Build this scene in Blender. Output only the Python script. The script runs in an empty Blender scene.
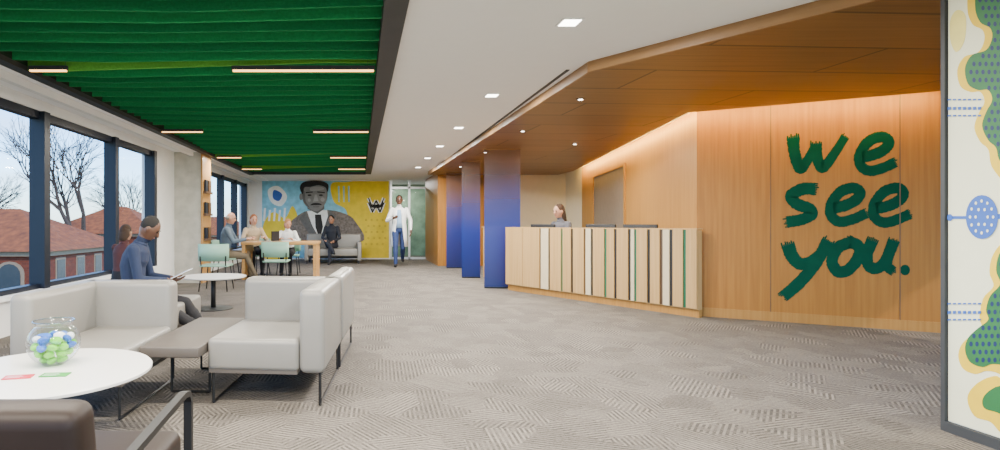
import bpy, bmesh, math, random
import numpy as np
from mathutils import Vector, Matrix
random.seed(7)
COL = bpy.context.scene.collection
H = 1.05
V = Vector

# ------------------------------------------------------------------ materials
def nmat(name):
    m = bpy.data.materials.new(name); m.use_nodes = True
    nt = m.node_tree; nt.nodes.clear()
    out = nt.nodes.new('ShaderNodeOutputMaterial')
    b = nt.nodes.new('ShaderNodeBsdfPrincipled')
    nt.links.new(b.outputs[0], out.inputs[0])
    return m, nt, b, out

def c4(c): return (c[0], c[1], c[2], 1)

def pmat(name, col, rough=.5, metal=0, var=.08, scale=8, bump=0, stretch=(1, 1, 1), emit=0, spec=.5):
    m, nt, b, out = nmat(name)
    N, L = nt.nodes, nt.links
    tc = N.new('ShaderNodeTexCoord'); mp = N.new('ShaderNodeMapping')
    mp.inputs['Scale'].default_value = stretch
    L.new(tc.outputs['Object'], mp.inputs[0])
    no = N.new('ShaderNodeTexNoise'); no.inputs['Scale'].default_value = scale; no.inputs['Detail'].default_value = 4
    L.new(mp.outputs[0], no.inputs['Vector'])
    r = N.new('ShaderNodeValToRGB')
    r.color_ramp.elements[0].position = .3; r.color_ramp.elements[1].position = .7
    r.color_ramp.elements[0].color = c4([x * (1 - var) for x in col])
    r.color_ramp.elements[1].color = c4([min(1, x * (1 + var)) for x in col])
    L.new(no.outputs[0], r.inputs[0]); L.new(r.outputs[0], b.inputs['Base Color'])
    b.inputs['Roughness'].default_value = rough; b.inputs['Metallic'].default_value = metal
    b.inputs['Specular IOR Level'].default_value = spec
    if bump:
        bp = N.new('ShaderNodeBump'); bp.inputs['Strength'].default_value = bump; bp.inputs['Distance'].default_value = .01
        L.new(no.outputs[0], bp.inputs['Height']); L.new(bp.outputs[0], b.inputs['Normal'])
    return m

def woodmat(name, c1, c2, grain=(40, 40, 1.5), rough=.4, brick=None, spec=.4):
    m, nt, b, out = nmat(name)
    N, L = nt.nodes, nt.links
    tc = N.new('ShaderNodeTexCoord'); mp = N.new('ShaderNodeMapping'); mp.inputs['Scale'].default_value = grain
    L.new(tc.outputs['Object'], mp.inputs[0])
    no = N.new('ShaderNodeTexNoise'); no.inputs['Scale'].default_value = 1.0; no.inputs['Detail'].default_value = 6
    L.new(mp.outputs[0], no.inputs['Vector'])
    r = N.new('ShaderNodeValToRGB')
    r.color_ramp.elements[0].position = .3; r.color_ramp.elements[1].position = .72
    r.color_ramp.elements[0].color = c4(c1); r.color_ramp.elements[1].color = c4(c2)
    L.new(no.outputs[0], r.inputs[0])
    colr = r.outputs[0]
    if brick:
        bw, bh, rot, sm = brick
        m2 = N.new('ShaderNodeMapping'); m2.inputs['Rotation'].default_value = (0, 0, rot)
        L.new(tc.outputs['Object'], m2.inputs[0])
        bt = N.new('ShaderNodeTexBrick'); bt.inputs['Scale'].default_value = 1
        bt.inputs['Brick Width'].default_value = bw; bt.inputs['Row Height'].default_value = bh
        bt.inputs['Mortar Size'].default_value = sm
        bt.inputs['Color1'].default_value = (.86, .86, .86, 1); bt.inputs['Color2'].default_value = (1.08, 1.08, 1.08, 1)
        bt.inputs['Mortar'].default_value = (.28, .24, .2, 1)
        L.new(m2.outputs[0], bt.inputs['Vector'])
        mx = N.new('ShaderNodeMix'); mx.data_type = 'RGBA'; mx.blend_type = 'MULTIPLY'; mx.inputs[0].default_value = 1
        L.new(r.outputs[0], mx.inputs[6]); L.new(bt.outputs[0], mx.inputs[7]); colr = mx.outputs[2]
    L.new(colr, b.inputs['Base Color']); b.inputs['Roughness'].default_value = rough
    b.inputs['Specular IOR Level'].default_value = spec
    return m

def emat(name, col, s):
    m, nt, b, out = nmat(name)
    b.inputs['Base Color'].default_value = c4(col)
    b.inputs['Emission Color'].default_value = c4(col); b.inputs['Emission Strength'].default_value = s
    return m

def glassmat(name, tint=(1, 1, 1), k=.3, base=.02):
    m, nt, b, out = nmat(name)
    N, L = nt.nodes, nt.links
    t = N.new('ShaderNodeBsdfTransparent'); t.inputs[0].default_value = c4(tint)
    g = N.new('ShaderNodeBsdfGlossy'); g.inputs['Roughness'].default_value = .03
    f = N.new('ShaderNodeLayerWeight'); f.inputs[0].default_value = .5
    p = N.new('ShaderNodeMath'); p.operation = 'POWER'; p.inputs[1].default_value = 4; L.new(f.outputs['Facing'], p.inputs[0])
    q = N.new('ShaderNodeMath'); q.operation = 'MULTIPLY_ADD'; q.inputs[1].default_value = k; q.inputs[2].default_value = base; L.new(p.outputs[0], q.inputs[0])
    mx = N.new('ShaderNodeMixShader'); L.new(q.outputs[0], mx.inputs[0]); L.new(t.outputs[0], mx.inputs[1]); L.new(g.outputs[0], mx.inputs[2])
    L.new(mx.outputs[0], out.inputs[0]); N.remove(b)
    return m

def carpetmat():
    m, nt, b, out = nmat('carpet')
    N, L = nt.nodes, nt.links
    def math_(op, a, bb=None, c=None):
        n = N.new('ShaderNodeMath'); n.operation = op
        for i, x in enumerate((a, bb, c)):
            if x is None: continue
            if isinstance(x, (int, float)): n.inputs[i].default_value = x
            else: L.new(x, n.inputs[i])
        return n.outputs[0]
    tc = N.new('ShaderNodeTexCoord'); mp = N.new('ShaderNodeMapping'); mp.inputs['Rotation'].default_value = (0, 0, math.radians(38))
    L.new(tc.outputs['Object'], mp.inputs[0])
    vo = N.new('ShaderNodeTexVoronoi'); vo.voronoi_dimensions = '2D'; vo.distance = 'CHEBYCHEV'; vo.inputs['Scale'].default_value = 4.8
    L.new(mp.outputs[0], vo.inputs['Vector'])
    sc = N.new('ShaderNodeSeparateColor'); L.new(vo.outputs['Color'], sc.inputs[0])
    r = sc.outputs[0]; r2 = sc.outputs[1]
    sp = N.new('ShaderNodeSeparateXYZ'); L.new(mp.outputs[0], sp.inputs[0])
    x, y = sp.outputs[0], sp.outputs[1]
    ang = math_('MULTIPLY', math_('FLOOR', math_('MULTIPLY', r, 5)), math.pi / 5)
    pr = math_('ADD', math_('MULTIPLY', x, math_('COSINE', ang)), math_('MULTIPLY', y, math_('SINE', ang)))
    s = math_('SINE', math_('MULTIPLY', pr, 2 * math.pi / .027))
    sm = N.new('ShaderNodeMapRange'); sm.interpolation_type = 'SMOOTHSTEP'; sm.inputs[1].default_value = -.4; sm.inputs[2].default_value = .6
    L.new(s, sm.inputs[0])
    n4 = N.new('ShaderNodeTexNoise'); n4.inputs['Scale'].default_value = 16; n4.inputs['Detail'].default_value = 2; L.new(mp.outputs[0], n4.inputs['Vector'])
    brk = N.new('ShaderNodeMapRange'); brk.inputs[1].default_value = .40; brk.inputs[2].default_value = .56; L.new(n4.outputs[0], brk.inputs[0])
    n2 = N.new('ShaderNodeTexNoise'); n2.inputs['Scale'].default_value = 75; n2.inputs['Detail'].default_value = 6; n2.inputs['Roughness'].default_value = .8; L.new(mp.outputs[0], n2.inputs['Vector'])
    n3 = N.new('ShaderNodeTexNoise'); n3.inputs['Scale'].default_value = 5; n3.inputs['Detail'].default_value = 4; L.new(mp.outputs[0], n3.inputs['Vector'])
    amp = math_('MULTIPLY', math_('MULTIPLY_ADD', r2, .30, .36), math_('MULTIPLY_ADD', brk.outputs[0], .8, .2))
    f = math_('ADD', math_('MULTIPLY', math_('SUBTRACT', sm.outputs[0], .5), amp), math_('MULTIPLY_ADD', math_('SUBTRACT', n2.outputs[0], .5), 1.5, .46))
    f = math_('ADD', f, math_('MULTIPLY', math_('SUBTRACT', r2, .5), .18))
    f = math_('ADD', f, math_('MULTIPLY', math_('SUBTRACT', n3.outputs[0], .5), .25))
    ra = N.new('ShaderNodeValToRGB')
    ra.color_ramp.elements[0].position = .05; ra.color_ramp.elements[0].color = (.032, .028, .0245, 1)
    ra.color_ramp.elements[1].position = .95; ra.color_ramp.elements[1].color = (.225, .198, .170, 1)
    L.new(f, ra.inputs[0]); L.new(ra.outputs[0], b.inputs['Base Color'])
    b.inputs['Roughness'].default_value = .9; b.inputs['Specular IOR Level'].default_value = .2
    bp = N.new('ShaderNodeBump'); bp.inputs['Strength'].default_value = .3; bp.inputs['Distance'].default_value = .006
    L.new(f, bp.inputs['Height']); L.new(bp.outputs[0], b.inputs['Normal'])
    return m

def brickmat(name, c1, c2):
    m, nt, b, out = nmat(name)
    N, L = nt.nodes, nt.links
    tc = N.new('ShaderNodeTexCoord'); sp = N.new('ShaderNodeSeparateXYZ'); L.new(tc.outputs['Object'], sp.inputs[0])
    ad = N.new('ShaderNodeMath'); L.new(sp.outputs[0], ad.inputs[0]); L.new(sp.outputs[1], ad.inputs[1])
    cb = N.new('ShaderNodeCombineXYZ'); L.new(ad.outputs[0], cb.inputs[0]); L.new(sp.outputs[2], cb.inputs[1])
    bt = N.new('ShaderNodeTexBrick'); bt.inputs['Scale'].default_value = 1.6
    bt.inputs['Color1'].default_value = c4(c1); bt.inputs['Color2'].default_value = c4(c2)
    bt.inputs['Mortar'].default_value = (.09, .035, .02, 1)
    L.new(cb.outputs[0], bt.inputs['Vector']); L.new(bt.outputs[0], b.inputs['Base Color']); b.inputs['Roughness'].default_value = .9
    return m

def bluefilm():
    m, nt, b, out = nmat('blue_film_with_reflection')
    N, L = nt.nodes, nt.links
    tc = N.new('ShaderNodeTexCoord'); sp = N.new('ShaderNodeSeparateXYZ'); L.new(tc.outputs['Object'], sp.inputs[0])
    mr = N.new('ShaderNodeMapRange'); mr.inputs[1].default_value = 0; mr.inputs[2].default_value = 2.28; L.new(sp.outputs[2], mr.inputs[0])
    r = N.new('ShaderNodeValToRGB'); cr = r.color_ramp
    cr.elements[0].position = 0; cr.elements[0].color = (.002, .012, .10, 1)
    cr.elements[1].position = 1; cr.elements[1].color = (.14, .075, .04, 1)  # reflected wood is painted as brown into the top of the film
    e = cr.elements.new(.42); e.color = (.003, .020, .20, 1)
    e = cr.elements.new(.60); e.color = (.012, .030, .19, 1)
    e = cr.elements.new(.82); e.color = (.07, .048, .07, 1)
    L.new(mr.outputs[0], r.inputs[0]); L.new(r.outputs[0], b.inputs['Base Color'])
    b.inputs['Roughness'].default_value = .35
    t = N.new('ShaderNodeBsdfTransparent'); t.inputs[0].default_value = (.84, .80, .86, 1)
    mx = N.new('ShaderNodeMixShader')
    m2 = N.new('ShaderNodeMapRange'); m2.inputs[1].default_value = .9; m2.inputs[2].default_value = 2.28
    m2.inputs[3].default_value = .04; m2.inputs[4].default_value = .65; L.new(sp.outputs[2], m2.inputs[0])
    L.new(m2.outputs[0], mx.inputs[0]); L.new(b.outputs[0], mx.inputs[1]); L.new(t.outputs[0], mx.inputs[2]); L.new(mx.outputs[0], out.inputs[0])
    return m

M = {}
M['carpet'] = carpetmat()
M['white'] = pmat('white_paint', (.84, .84, .83), .8, var=.02)
M['ceil'] = pmat('ceiling_paint', (.95, .955, .96), .9, var=.01)
M['pale'] = pmat('pale_plaster', (.70, .61, .43), .8, var=.02)
M['navy'] = pmat('navy_metal', (.006, .010, .022), .45, .2, var=.05)
M['char'] = pmat('charcoal', (.028, .031, .035), .6, var=.1)
M['deck'] = pmat('dark_green_deck', (.003, .022, .009), .9, var=.1)
M['concrete'] = pmat('concrete', (.48, .46, .41), .9, var=.15, scale=6, bump=.2)
M['felt1'] = pmat('green_felt', (.022, .255, .080), .95, var=.12, scale=60, bump=.2, spec=.1)
M['felt3'] = pmat('deep_green_felt', (.016, .195, .066), .95, var=.12, scale=60, bump=.2, spec=.1)
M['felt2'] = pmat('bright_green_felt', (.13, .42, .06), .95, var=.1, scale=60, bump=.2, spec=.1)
M['wood'] = woodmat('golden_oak', (.270, .106, .011), (.360, .153, .020), (38, 38, 1.2), .45)
M['wood2'] = woodmat('honey_oak', (.31, .145, .026), (.40, .20, .043), (38, 38, 1.2), .5)
M['soffit'] = woodmat('soffit_oak', (.190, .092, .030), (.265, .136, .048), (1.2, 38, 38), .42, brick=(2.6, .62, math.radians(-3), .012))
M['fascia'] = woodmat('fascia_oak', (.26, .14, .055), (.34, .19, .08), (2, 2, 38), .4)
M['tablewood'] = woodmat('light_maple', (.42, .215, .06), (.52, .29, .095), (3, 40, 40), .4)
M['desk_pale'] = woodmat('desk_maple', (.38, .225, .078), (.48, .30, .12), (38, 38, 1.2), .45)
M['letter'] = pmat('green_paint', (.0, .052, .030), .8, var=.1, spec=.1)
M['upl'] = pmat('light_grey_leather', (.200, .190, .172), .36, var=.04, scale=5, bump=.05)
M['seam'] = pmat('seam_thread', (.10, .094, .084), .6)
M['upd'] = pmat('taupe_laminate', (.075, .063, .054), .5, var=.06)
M['brown'] = pmat('brown_leather', (.015, .009, .007), .5, var=.1, bump=.05, spec=.2)
M['black'] = pmat('black_metal', (.008, .008, .009), .5, .2, var=.05)
M['tablewhite'] = pmat('white_laminate', (.72, .71, .68), .3, var=.01)
M['chrome'] = pmat('brushed_steel', (.55, .55, .55), .3, .9, var=.05)
M['mint'] = pmat('mint_plastic', (.25, .44, .33), .4, var=.03)
M['glass'] = glassmat('window_glass', k=.12, base=.01)
M['gglass'] = glassmat('green_tinted_glass', (.78, .90, .84))
M['bowlglass'] = glassmat('bowl_glass', (.88, .91, .93), .9, .07)
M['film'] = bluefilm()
M['cove'] = emat('warm_led', (1, .66, .16), 58)
M['lin'] = emat('linear_light', (1, .52, .17), 4.5)
M['down'] = emat('downlight', (1, .95, .85), 14)
M['red'] = pmat('red_print', (.5, .02, .04), .4)
M['green'] = pmat('green_print', (.04, .28, .05), .4)
M['lime'] = pmat('lime_wrap', (.16, .60, .02), .35)
M['bluew'] = pmat('blue_wrap', (.02, .12, .5), .35)
M['whitew'] = pmat('white_wrap', (.8, .8, .8), .35)
M['brick'] = brickmat('red_brick', (.13, .024, .008), (.08, .014, .005))
M['roof'] = pmat('terracotta_roof', (.19, .052, .012), .9, var=.4, scale=2)
M['ground'] = pmat('grass_ground', (.05, .06, .025), .95, var=.3, scale=.3)
M['bark'] = pmat('bark', (.045, .034, .027), .95, var=.2)
M['dglass'] = pmat('dark_window', (.03, .04, .05), .15)
M['trimw'] = pmat('stone_trim', (.20, .15, .10), .8)
M['doorbrown'] = pmat('brown_panel', (.12, .065, .03), .4)
M['recess'] = pmat('taupe_recess', (.18, .14, .105), .5)
M['skinL'] = pmat('light_skin', (.46, .235, .155), .5, var=.03)
M['skinD'] = pmat('brown_skin', (.10, .045, .025), .45, var=.03)
M['skinM'] = pmat('tan_skin', (.30, .15, .09), .5, var=.03)
M['eye'] = pmat('eye_dark', (.02, .015, .01), .2)
M['lip'] = pmat('lips', (.26, .08, .06), .5)

# ------------------------------------------------------------------ geometry helpers
def mobj(name, verts, faces, mats, parent=None, midx=None, smooth=False, recalc=True):
    me = bpy.data.meshes.new(name); me.from_pydata([tuple(v) for v in verts], [], faces)
    if not isinstance(mats, (list, tuple)): mats = [mats]
    for m in mats: me.materials.append(m)
    if midx:
        for p, i in zip(me.polygons, midx): p.material_index = i
    if recalc:
        bm = bmesh.new(); bm.from_mesh(me); bmesh.ops.recalc_face_normals(bm, faces=bm.faces); bm.to_mesh(me); bm.free()
    if smooth:
        for p in me.polygons: p.use_smooth = True
    o = bpy.data.objects.new(name, me); COL.objects.link(o)
    if parent: o.parent = parent
    return o

def boxdata(a, b):
    x0, y0, z0 = a; x1, y1, z1 = b
    v = [(x0, y0, z0), (x1, y0, z0), (x1, y1, z0), (x0, y1, z0), (x0, y0, z1), (x1, y0, z1), (x1, y1, z1), (x0, y1, z1)]
    f = [(0, 3, 2, 1), (4, 5, 6, 7), (0, 1, 5, 4), (1, 2, 6, 5), (2, 3, 7, 6), (3, 0, 4, 7)]
    return v, f

def bevel(o, w, seg=2, smooth=True):
    bm = bmesh.new(); bm.from_mesh(o.data)
    bmesh.ops.bevel(bm, geom=list(bm.edges), offset=w, segments=seg, profile=.5, affect='EDGES')
    bm.to_mesh(o.data); bm.free()
    if smooth:
        for p in o.data.polygons: p.use_smooth = True
    return o

def box(name, a, b, mat, parent=None, bev=0, seg=2):
    v, f = boxdata(a, b)
    o = mobj(name, v, f, mat, parent)
    if bev: bevel(o, bev, seg)
    return o

def boxes(name, lst, mat, parent=None):
    V_, F_ = [], []
    for a, b in lst:
        v, f = boxdata(a, b); n = len(V_)
        V_ += v; F_ += [tuple(i + n for i in q) for q in f]
    return mobj(name, V_, F_, mat, parent)

def prism(name, pts, z0, z1, mat, parent=None):
    n = len(pts)
    v = [(p[0], p[1], z0) for p in pts] + [(p[0], p[1], z1) for p in pts]
    f = [tuple(range(n))[::-1], tuple(range(n, 2 * n))] + [(i, (i + 1) % n, n + (i + 1) % n, n + i) for i in range(n)]
    return mobj(name, v, f, mat, parent)

def lathe(name, prof, mat, parent=None, seg=32, smooth=True):
    v, f = [], []
    for r, z in prof:
        for i in range(seg):
            a = 2 * math.pi * i / seg; v.append((r * math.cos(a), r * math.sin(a), z))
    for k in range(len(prof) - 1):
        for i in range(seg):
            j = (i + 1) % seg
            f.append((k * seg + i, k * seg + j, (k + 1) * seg + j, (k + 1) * seg + i))
    if prof[0][0] > 1e-4: f.append(tuple(range(seg))[::-1])
    if prof[-1][0] > 1e-4 and name != 'bowl_glass': f.append(tuple((len(prof) - 1) * seg + i for i in range(seg)))
    return mobj(name, v, f, mat, parent, smooth=smooth)

def frame_of(d):
    d = d.normalized(); a = V((0, 0, 1)) if abs(d.z) < .9 else V((1, 0, 0))
    u = d.cross(a).normalized(); w = u.cross(d).normalized()
    return u, w

def tubedata(pts, r, seg=8, r1=None):
    v, f = [], []
    n = len(pts); pts = [V(p) for p in pts]
    for k, p in enumerate(pts):
        d = (pts[min(k + 1, n - 1)] - pts[max(k - 1, 0)])
        u, w = frame_of(d)
        rr = r if r1 is None else r + (r1 - r) * k / (n - 1)
        for i in range(seg):
            a = 2 * math.pi * i / seg; v.append(p + u * rr * math.cos(a) + w * rr * math.sin(a))
    for k in range(n - 1):
        for i in range(seg):
            j = (i + 1) % seg; f.append((k * seg + i, k * seg + j, (k + 1) * seg + j, (k + 1) * seg + i))
    f.append(tuple(range(seg))[::-1]); f.append(tuple((n - 1) * seg + i for i in range(seg)))
    return v, f

def tube(name, pts, r, mat, parent=None, seg=8, r1=None):
    v, f = tubedata(pts, r, seg, r1)
    return mobj(name, v, f, mat, parent, smooth=True)

def bars(name, segs, w, mat, parent=None):
    V_, F_ = [], []
    for a, b in segs:
        v, f = tubedata([a, b], w * .7, 4); n = len(V_)
        V_ += v; F_ += [tuple(i + n for i in q) for q in f]
    return mobj(name, V_, F_, mat, parent)

def root(name, loc=(0, 0, 0), rz=0):
    o = bpy.data.objects.new(name, None); o.empty_display_size = .1; COL.objects.link(o)
    o.location = loc; o.rotation_euler = (0, 0, rz); return o

def tag(o, label, cat, group=None):
    o['label'] = label; o['category'] = cat
    if group: o['group'] = group
    return o

def st(o):
    o['kind'] = 'structure'; return o

def copy_thing(o, loc, rz=None, **kw):
    c = o.copy(); COL.objects.link(c); c.location = loc
    if rz is not None: c.rotation_euler = (0, 0, rz)
    for k, val in kw.items(): c[k] = val
    for ch in o.children:
        d = ch.copy(); COL.objects.link(d); d.parent = c
    return c

def poly_plane(name, pts, axis, off, th, mat, parent=None):
    n = len(pts)
    if axis == 'Y':
        v = [(p[0], off - th, p[1]) for p in pts] + [(p[0], off, p[1]) for p in pts]
    else:
        v = [(off - th, p[0], p[1]) for p in pts] + [(off, p[0], p[1]) for p in pts]
    f = [tuple(range(n)), tuple(range(n, 2 * n))[::-1]] + [(i, (i + 1) % n, n + (i + 1) % n, n + i) for i in range(n)]
    return mobj(name, v, f, mat, parent)

def ell(cx, cy, rx, ry, n=20, rot=0):
    c, s = math.cos(rot), math.sin(rot)
    o = []
    for i in range(n):
        a = 2 * math.pi * i / n; x = rx * math.cos(a); y = ry * math.sin(a)
        o.append((cx + x * c - y * s, cy + x * s + y * c))
    return o

def wallseg(name, p0, p1, z0, z1, th, mat):
    p0 = V(p0); p1 = V(p1); d = p1 - p0; L = d.length
    o = box(name, (0, 0, z0), (L, th, z1), mat)
    o.location = (p0.x, p0.y, 0); o.rotation_euler = (0, 0, math.atan2(d.y, d.x))
    return o

# ------------------------------------------------------------------ room shell
YB = 16.7; XW = -3.3
st(box('floor', (XW - .1, -2.5, -.1), (7.2, 19.6, 0), M['carpet']))
st(box('ceiling', (.28, -2.5, 2.36), (7.2, 19.6, 2.6), M['ceil']))
st(box('ceiling', (-2.72, -2.5, 2.72), (.28, 14.2, 2.82), M['deck']))
st(box('ceiling', (-2.72, 14.2, 2.36), (.28, 19.6, 2.6), M['ceil']))
st(box('ceiling', (XW - .2, -2.5, 2.33), (-2.72, 19.6, 2.6), M['ceil']))
st(box('trim_1', (.14, -2.4, 2.31), (.279, 14.2, 2.45), M['char']))
st(box('trim_2', (-2.80, -2.4, 2.29), (-2.70, 14.2, 2.33), M['char']))
st(box('trim_3', (-2.70, 14.08, 2.30), (.14, 14.2, 2.45), M['char']))
st(box('trim_4', (-2.72, -2.4, 2.33), (-2.70, 14.1, 2.72), M['deck']))
st(box('trim_5', (.141, -2.4, 2.45), (.279, 14.1, 2.72), M['deck']))
st(box('trim_6', (1.750, 4.75, 2.353), (1.778, 14.5, 2.3605), M['char']))
st(box('trim_7', (-3.02, -2.4, 2.26), (-2.96, 16.6, 2.33), M['white']))

st(box('wall_left', (XW - .2, -2.5, 0), (XW, 19.6, .34), M['white']))
st(box('wall_left', (XW - .2, -2.5, 2.22), (XW, 19.6, 2.36), M['white']))
st(box('trim_8', (XW - .2, -2.5, .34), (XW + .06, 9.0, .38), M['white']))
st(box('wall_left', (XW - .2, 8.98, .34), (XW, 9.95, 2.22), M['white']))
st(box('wall_left', (XW - .2, 16.2, .34), (XW, 19.6, 2.22), M['white']))
edges = [-2.4, -.7, .95, 2.6, 4.24, 5.86, 7.55, 8.97]
edges2 = [10.55, 12.0, 13.45, 14.9, 16.2]
n = 1
for ed in (edges, edges2):
    for a, b in zip(ed[:-1], ed[1:]):
        w = st(boxes('window_%d' % n, [((XW - .13, a - .055, .38), (XW + .03, a + .055, 2.22)), ((XW - .13, b - .055, .38), (XW + .03, b + .055, 2.22)) if b == ed[-1] else ((XW - .1, a, .38), (XW - .02, a + .01, .39)),
                                       ((XW - .12, a, .38), (XW - .02, b, .43)), ((XW - .12, a, 2.14), (XW - .02, b, 2.22))], M['navy']))
        g = mobj('glass_pane', [(XW - .07, a + .055, .43), (XW - .07, b - .055, .43), (XW - .07, b - .055, 2.14), (XW - .07, a + .055, 2.14)], [(0, 1, 2, 3)], M['glass'], w)
        n += 1
col = box('trim_9', (XW, 9.95, 0), (-2.82, 10.5, 2.33), M['concrete']); st(col)
st(box('wall_back', (XW - .2, YB, 0), (.90, YB + .15, 2.36), M['white']))
st(box('wall_back', (XW, 19.5, 0), (7.2, 19.6, 2.36), M['white']))
st(box('wall_far', (1.95, 14.02, 0), (4.0, 14.15, 2.28), M['wood']))
st(box('wall_far', (4.0, 14.02, 0), (5.6, 14.15, 2.36), M['pale']))
st(box('wall_far', (2.02, YB, 0), (2.6, YB + .15, 2.36), M['wood']))
st(box('wall_corridor', (1.95, 14.15, 0), (2.1, YB, 2.36), M['wood']))
sof = [(2.99, 2.88), (6.9, 2.88), (6.9, 4.31), (5.45, 5.14), (3.62, 6.18), (4.95, 13.0), (4.95, 14.0), (1.72, 14.0), (1.86, 4.53)]
st(prism('ceiling_wood', sof, 2.28, 2.359, M['soffit']))
def fascia(nm, p0, p1):
    p0 = V(p0); p1 = V(p1); d = (p1 - p0).normalized(); nr = V((-d.y, d.x)) * .02
    st(prism(nm, [tuple(p0), tuple(p1), tuple(p1 + nr), tuple(p0 + nr)], 2.276, 2.3595, M['fascia']))
fascia('trim_13', (1.86, 4.53), (1.72, 14.0)); fascia('trim_14', (2.99, 2.87), (1.86, 4.53))
bpy.data.objects['trim_14'].location = (-.004, -.004, 0)
W1a, W1b = V((3.85, 6.4)), V((7.0, 4.60))
w1 = st(wallseg('wall_reception', W1a, W1b, 0, 2.36, .12, M['wood']))
L1 = (W1b - W1a).length
def on_w1(o): o.location = w1.location; o.rotation_euler = w1.rotation_euler; return o
st(on_w1(boxes('trim_10', [((u, -.003, .10), (u + .008, 0, 2.36)) for u in (.68, 1.72)], M['doorbrown'])))
st(on_w1(box('baseboard_reception', (.0, -.006, 0), (L1, 0, .10), M['wood2'])))
w2 = st(wallseg('wall_right', (5.15, 13.0), (3.85, 6.4), 0, 2.36, .12, M['wood2']))
st(wallseg('wall_right', (5.15, 14.02), (5.15, 13.0), 0, 2.36, .1, M['pale']))
def w2box(name, u0, u1, z0, z1, t, mat):
    o = box(name, (u0, -t, z0), (u1, -.001, z1), mat); o.location = w2.location; o.rotation_euler = w2.rotation_euler; return o
L2 = math.hypot(1.3, 6.6)
st(w2box('door_1', L2 * .20, L2 * .55, .05, 2.02, .012, M['recess']))
t11 = st(boxes('trim_11', [((L2 * .20 - .05, -.03, 0), (L2 * .20, 0, 2.07)), ((L2 * .55, -.03, 0), (L2 * .55 + .05, 0, 2.07)), ((L2 * .20, -.03, 2.02), (L2 * .55, 0, 2.07))], M['wood2']))
t11.location = w2.location; t11.rotation_euler = w2.rotation_euler
def strip(p0, p1, off):
    p0 = V(p0); p1 = V(p1); dd = (p1 - p0).normalized(); nrm = V((-dd.y, dd.x)) * off
    v = [p0 + nrm, p1 + nrm, p1 + nrm * 2, p0 + nrm * 2]
    return prism('cove_light', [(a.x, a.y) for a in v], 2.30, 2.345, M['cove'])
s1 = strip((5.45, 5.14), (3.66, 6.158), -.015); tag(s1, 'warm white led strip hidden in the cove above the feature wall', 'cove light')
s2 = strip((3.64, 6.25), (4.94, 12.95), -.015); tag(s2, 'warm white led strip hidden in the cove behind the desk', 'cove light')

st(box('wall_mural', (2.985, -.2, 0), (3.12, 2.84, 2.36), M['white']))
st(box('trim_12', (2.965, 2.84, 0), (3.12, 2.86, 2.36), M['char']))
st(box('baseboard_right', (2.96, -.2, 0), (2.985, 2.84, .05), M['char']))
cream = pmat('cream_paper', (.74, .74, .53), .6, var=.02)
mg = pmat('mural_green', (.012, .125, .032), .6, var=.1); my = pmat('mural_yellow', (.72, .48, .008), .6, var=.05)
mb = pmat('mural_blue', (.025, .10, .42), .6, var=.05); mdk = pmat('mural_dark', (.003, .018, .08), .6)
mural = root('wall_graphic', (2.984, 2.82, .055)); tag(mural, 'cream wall graphic with green leaves, yellow blobs and blue beads', 'mural')
def C(x, y):
    Y = 2.965 * 560 / (x - 360.0); return (Y - 2.82, H - (y - 224) * Y / 560 - .055)
box('backing', (-.006, -2.9, 0), (0, .015, 2.295), cream, mural)
def cshape(name, pts, lay, mat): return poly_plane(name, [C(*p) for p in pts], 'X', -.006 - lay * .0015, .0015, mat, mural)
def smooth_closed(P, n=5):
    P = [V(p) for p in P]; N_ = len(P); out = []
    for i in range(N_):
        a, b, c, d_ = P[i - 1], P[i], P[(i + 1) % N_], P[(i + 2) % N_]
        for k in range(n):
            t = k / n
            out.append(tuple(.5 * ((2 * b) + (c - a) * t + (2 * a - 5 * b + 4 * c - d_) * t * t + (3 * b - a - 3 * c + d_) * t ** 3)))
    return out
leaf = [(1010, -60), (978, -20), (973, 6), (978, 22), (988, 28), (990, 38), (984, 50), (970, 55), (963, 68), (966, 84), (976, 90), (986, 90), (990, 100), (984, 112), (980, 126), (986, 140), (994, 148), (1000, 164), (1034, 192), (1120, 210), (1125, 60), (1120, -60)]
leaf2 = [(1120, 215), (1050, 226), (1012, 238), (998, 252), (994, 270), (998, 284), (988, 296), (984, 310), (986, 320), (976, 328), (966, 338), (963, 350), (968, 362), (980, 367), (990, 364), (1002, 366), (1016, 374), (1040, 372), (1120, 365)]
def outl(P, ox): return smooth_closed([(x - ox if x < 1100 else x, y + (7 if y > (150 if P is leaf else 300) else 2)) for x, y in P])
cshape('yellow_outline', outl(leaf, 8), 0, my)
cshape('green_leaf', smooth_closed(leaf), 1, mg)
cshape('yellow_outline', outl(leaf2, 7), 0, my)
cshape('green_leaf', smooth_closed(leaf2), 1, mg)
cshape('yellow_blob', smooth_closed([(1120, 382), (1012, 380), (992, 376), (974, 384), (965, 398), (972, 416), (988, 422), (1000, 434), (1030, 452), (1120, 490)]), 0, my)
cshape('green_leaf', smooth_closed([(1120, 396), (1020, 390), (997, 386), (982, 396), (982, 408), (998, 414), (1008, 428), (1030, 438), (1120, 460)]), 1, mg)
cshape('yellow_blob', smooth_closed([(948, 20), (955, 10), (963, 16), (962, 40), (954, 52), (948, 40)]), 0, pmat('mural_pale_yellow', (.74, .64, .18), .6))
cshape('blue_bead', ell(980, 217, 16, 22, 28), 2, mb)
cshape('blue_line', [(946, 216), (965, 216), (965, 219), (946, 219)], 1, mb)
cshape('blue_line', [(995, 214), (1120, 212), (1120, 216), (995, 219)], 1, mb)
cshape('blue_bead', ell(948, 217.5, 2.6, 3.6, 12), 2, mb)
for k in range(12):
    a = k * math.pi / 6; cshape('bead_dot', ell(980 + 11.5 * math.cos(a), 217 + 16 * math.sin(a), 1.1, 1.6, 8), 3, cream)
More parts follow.
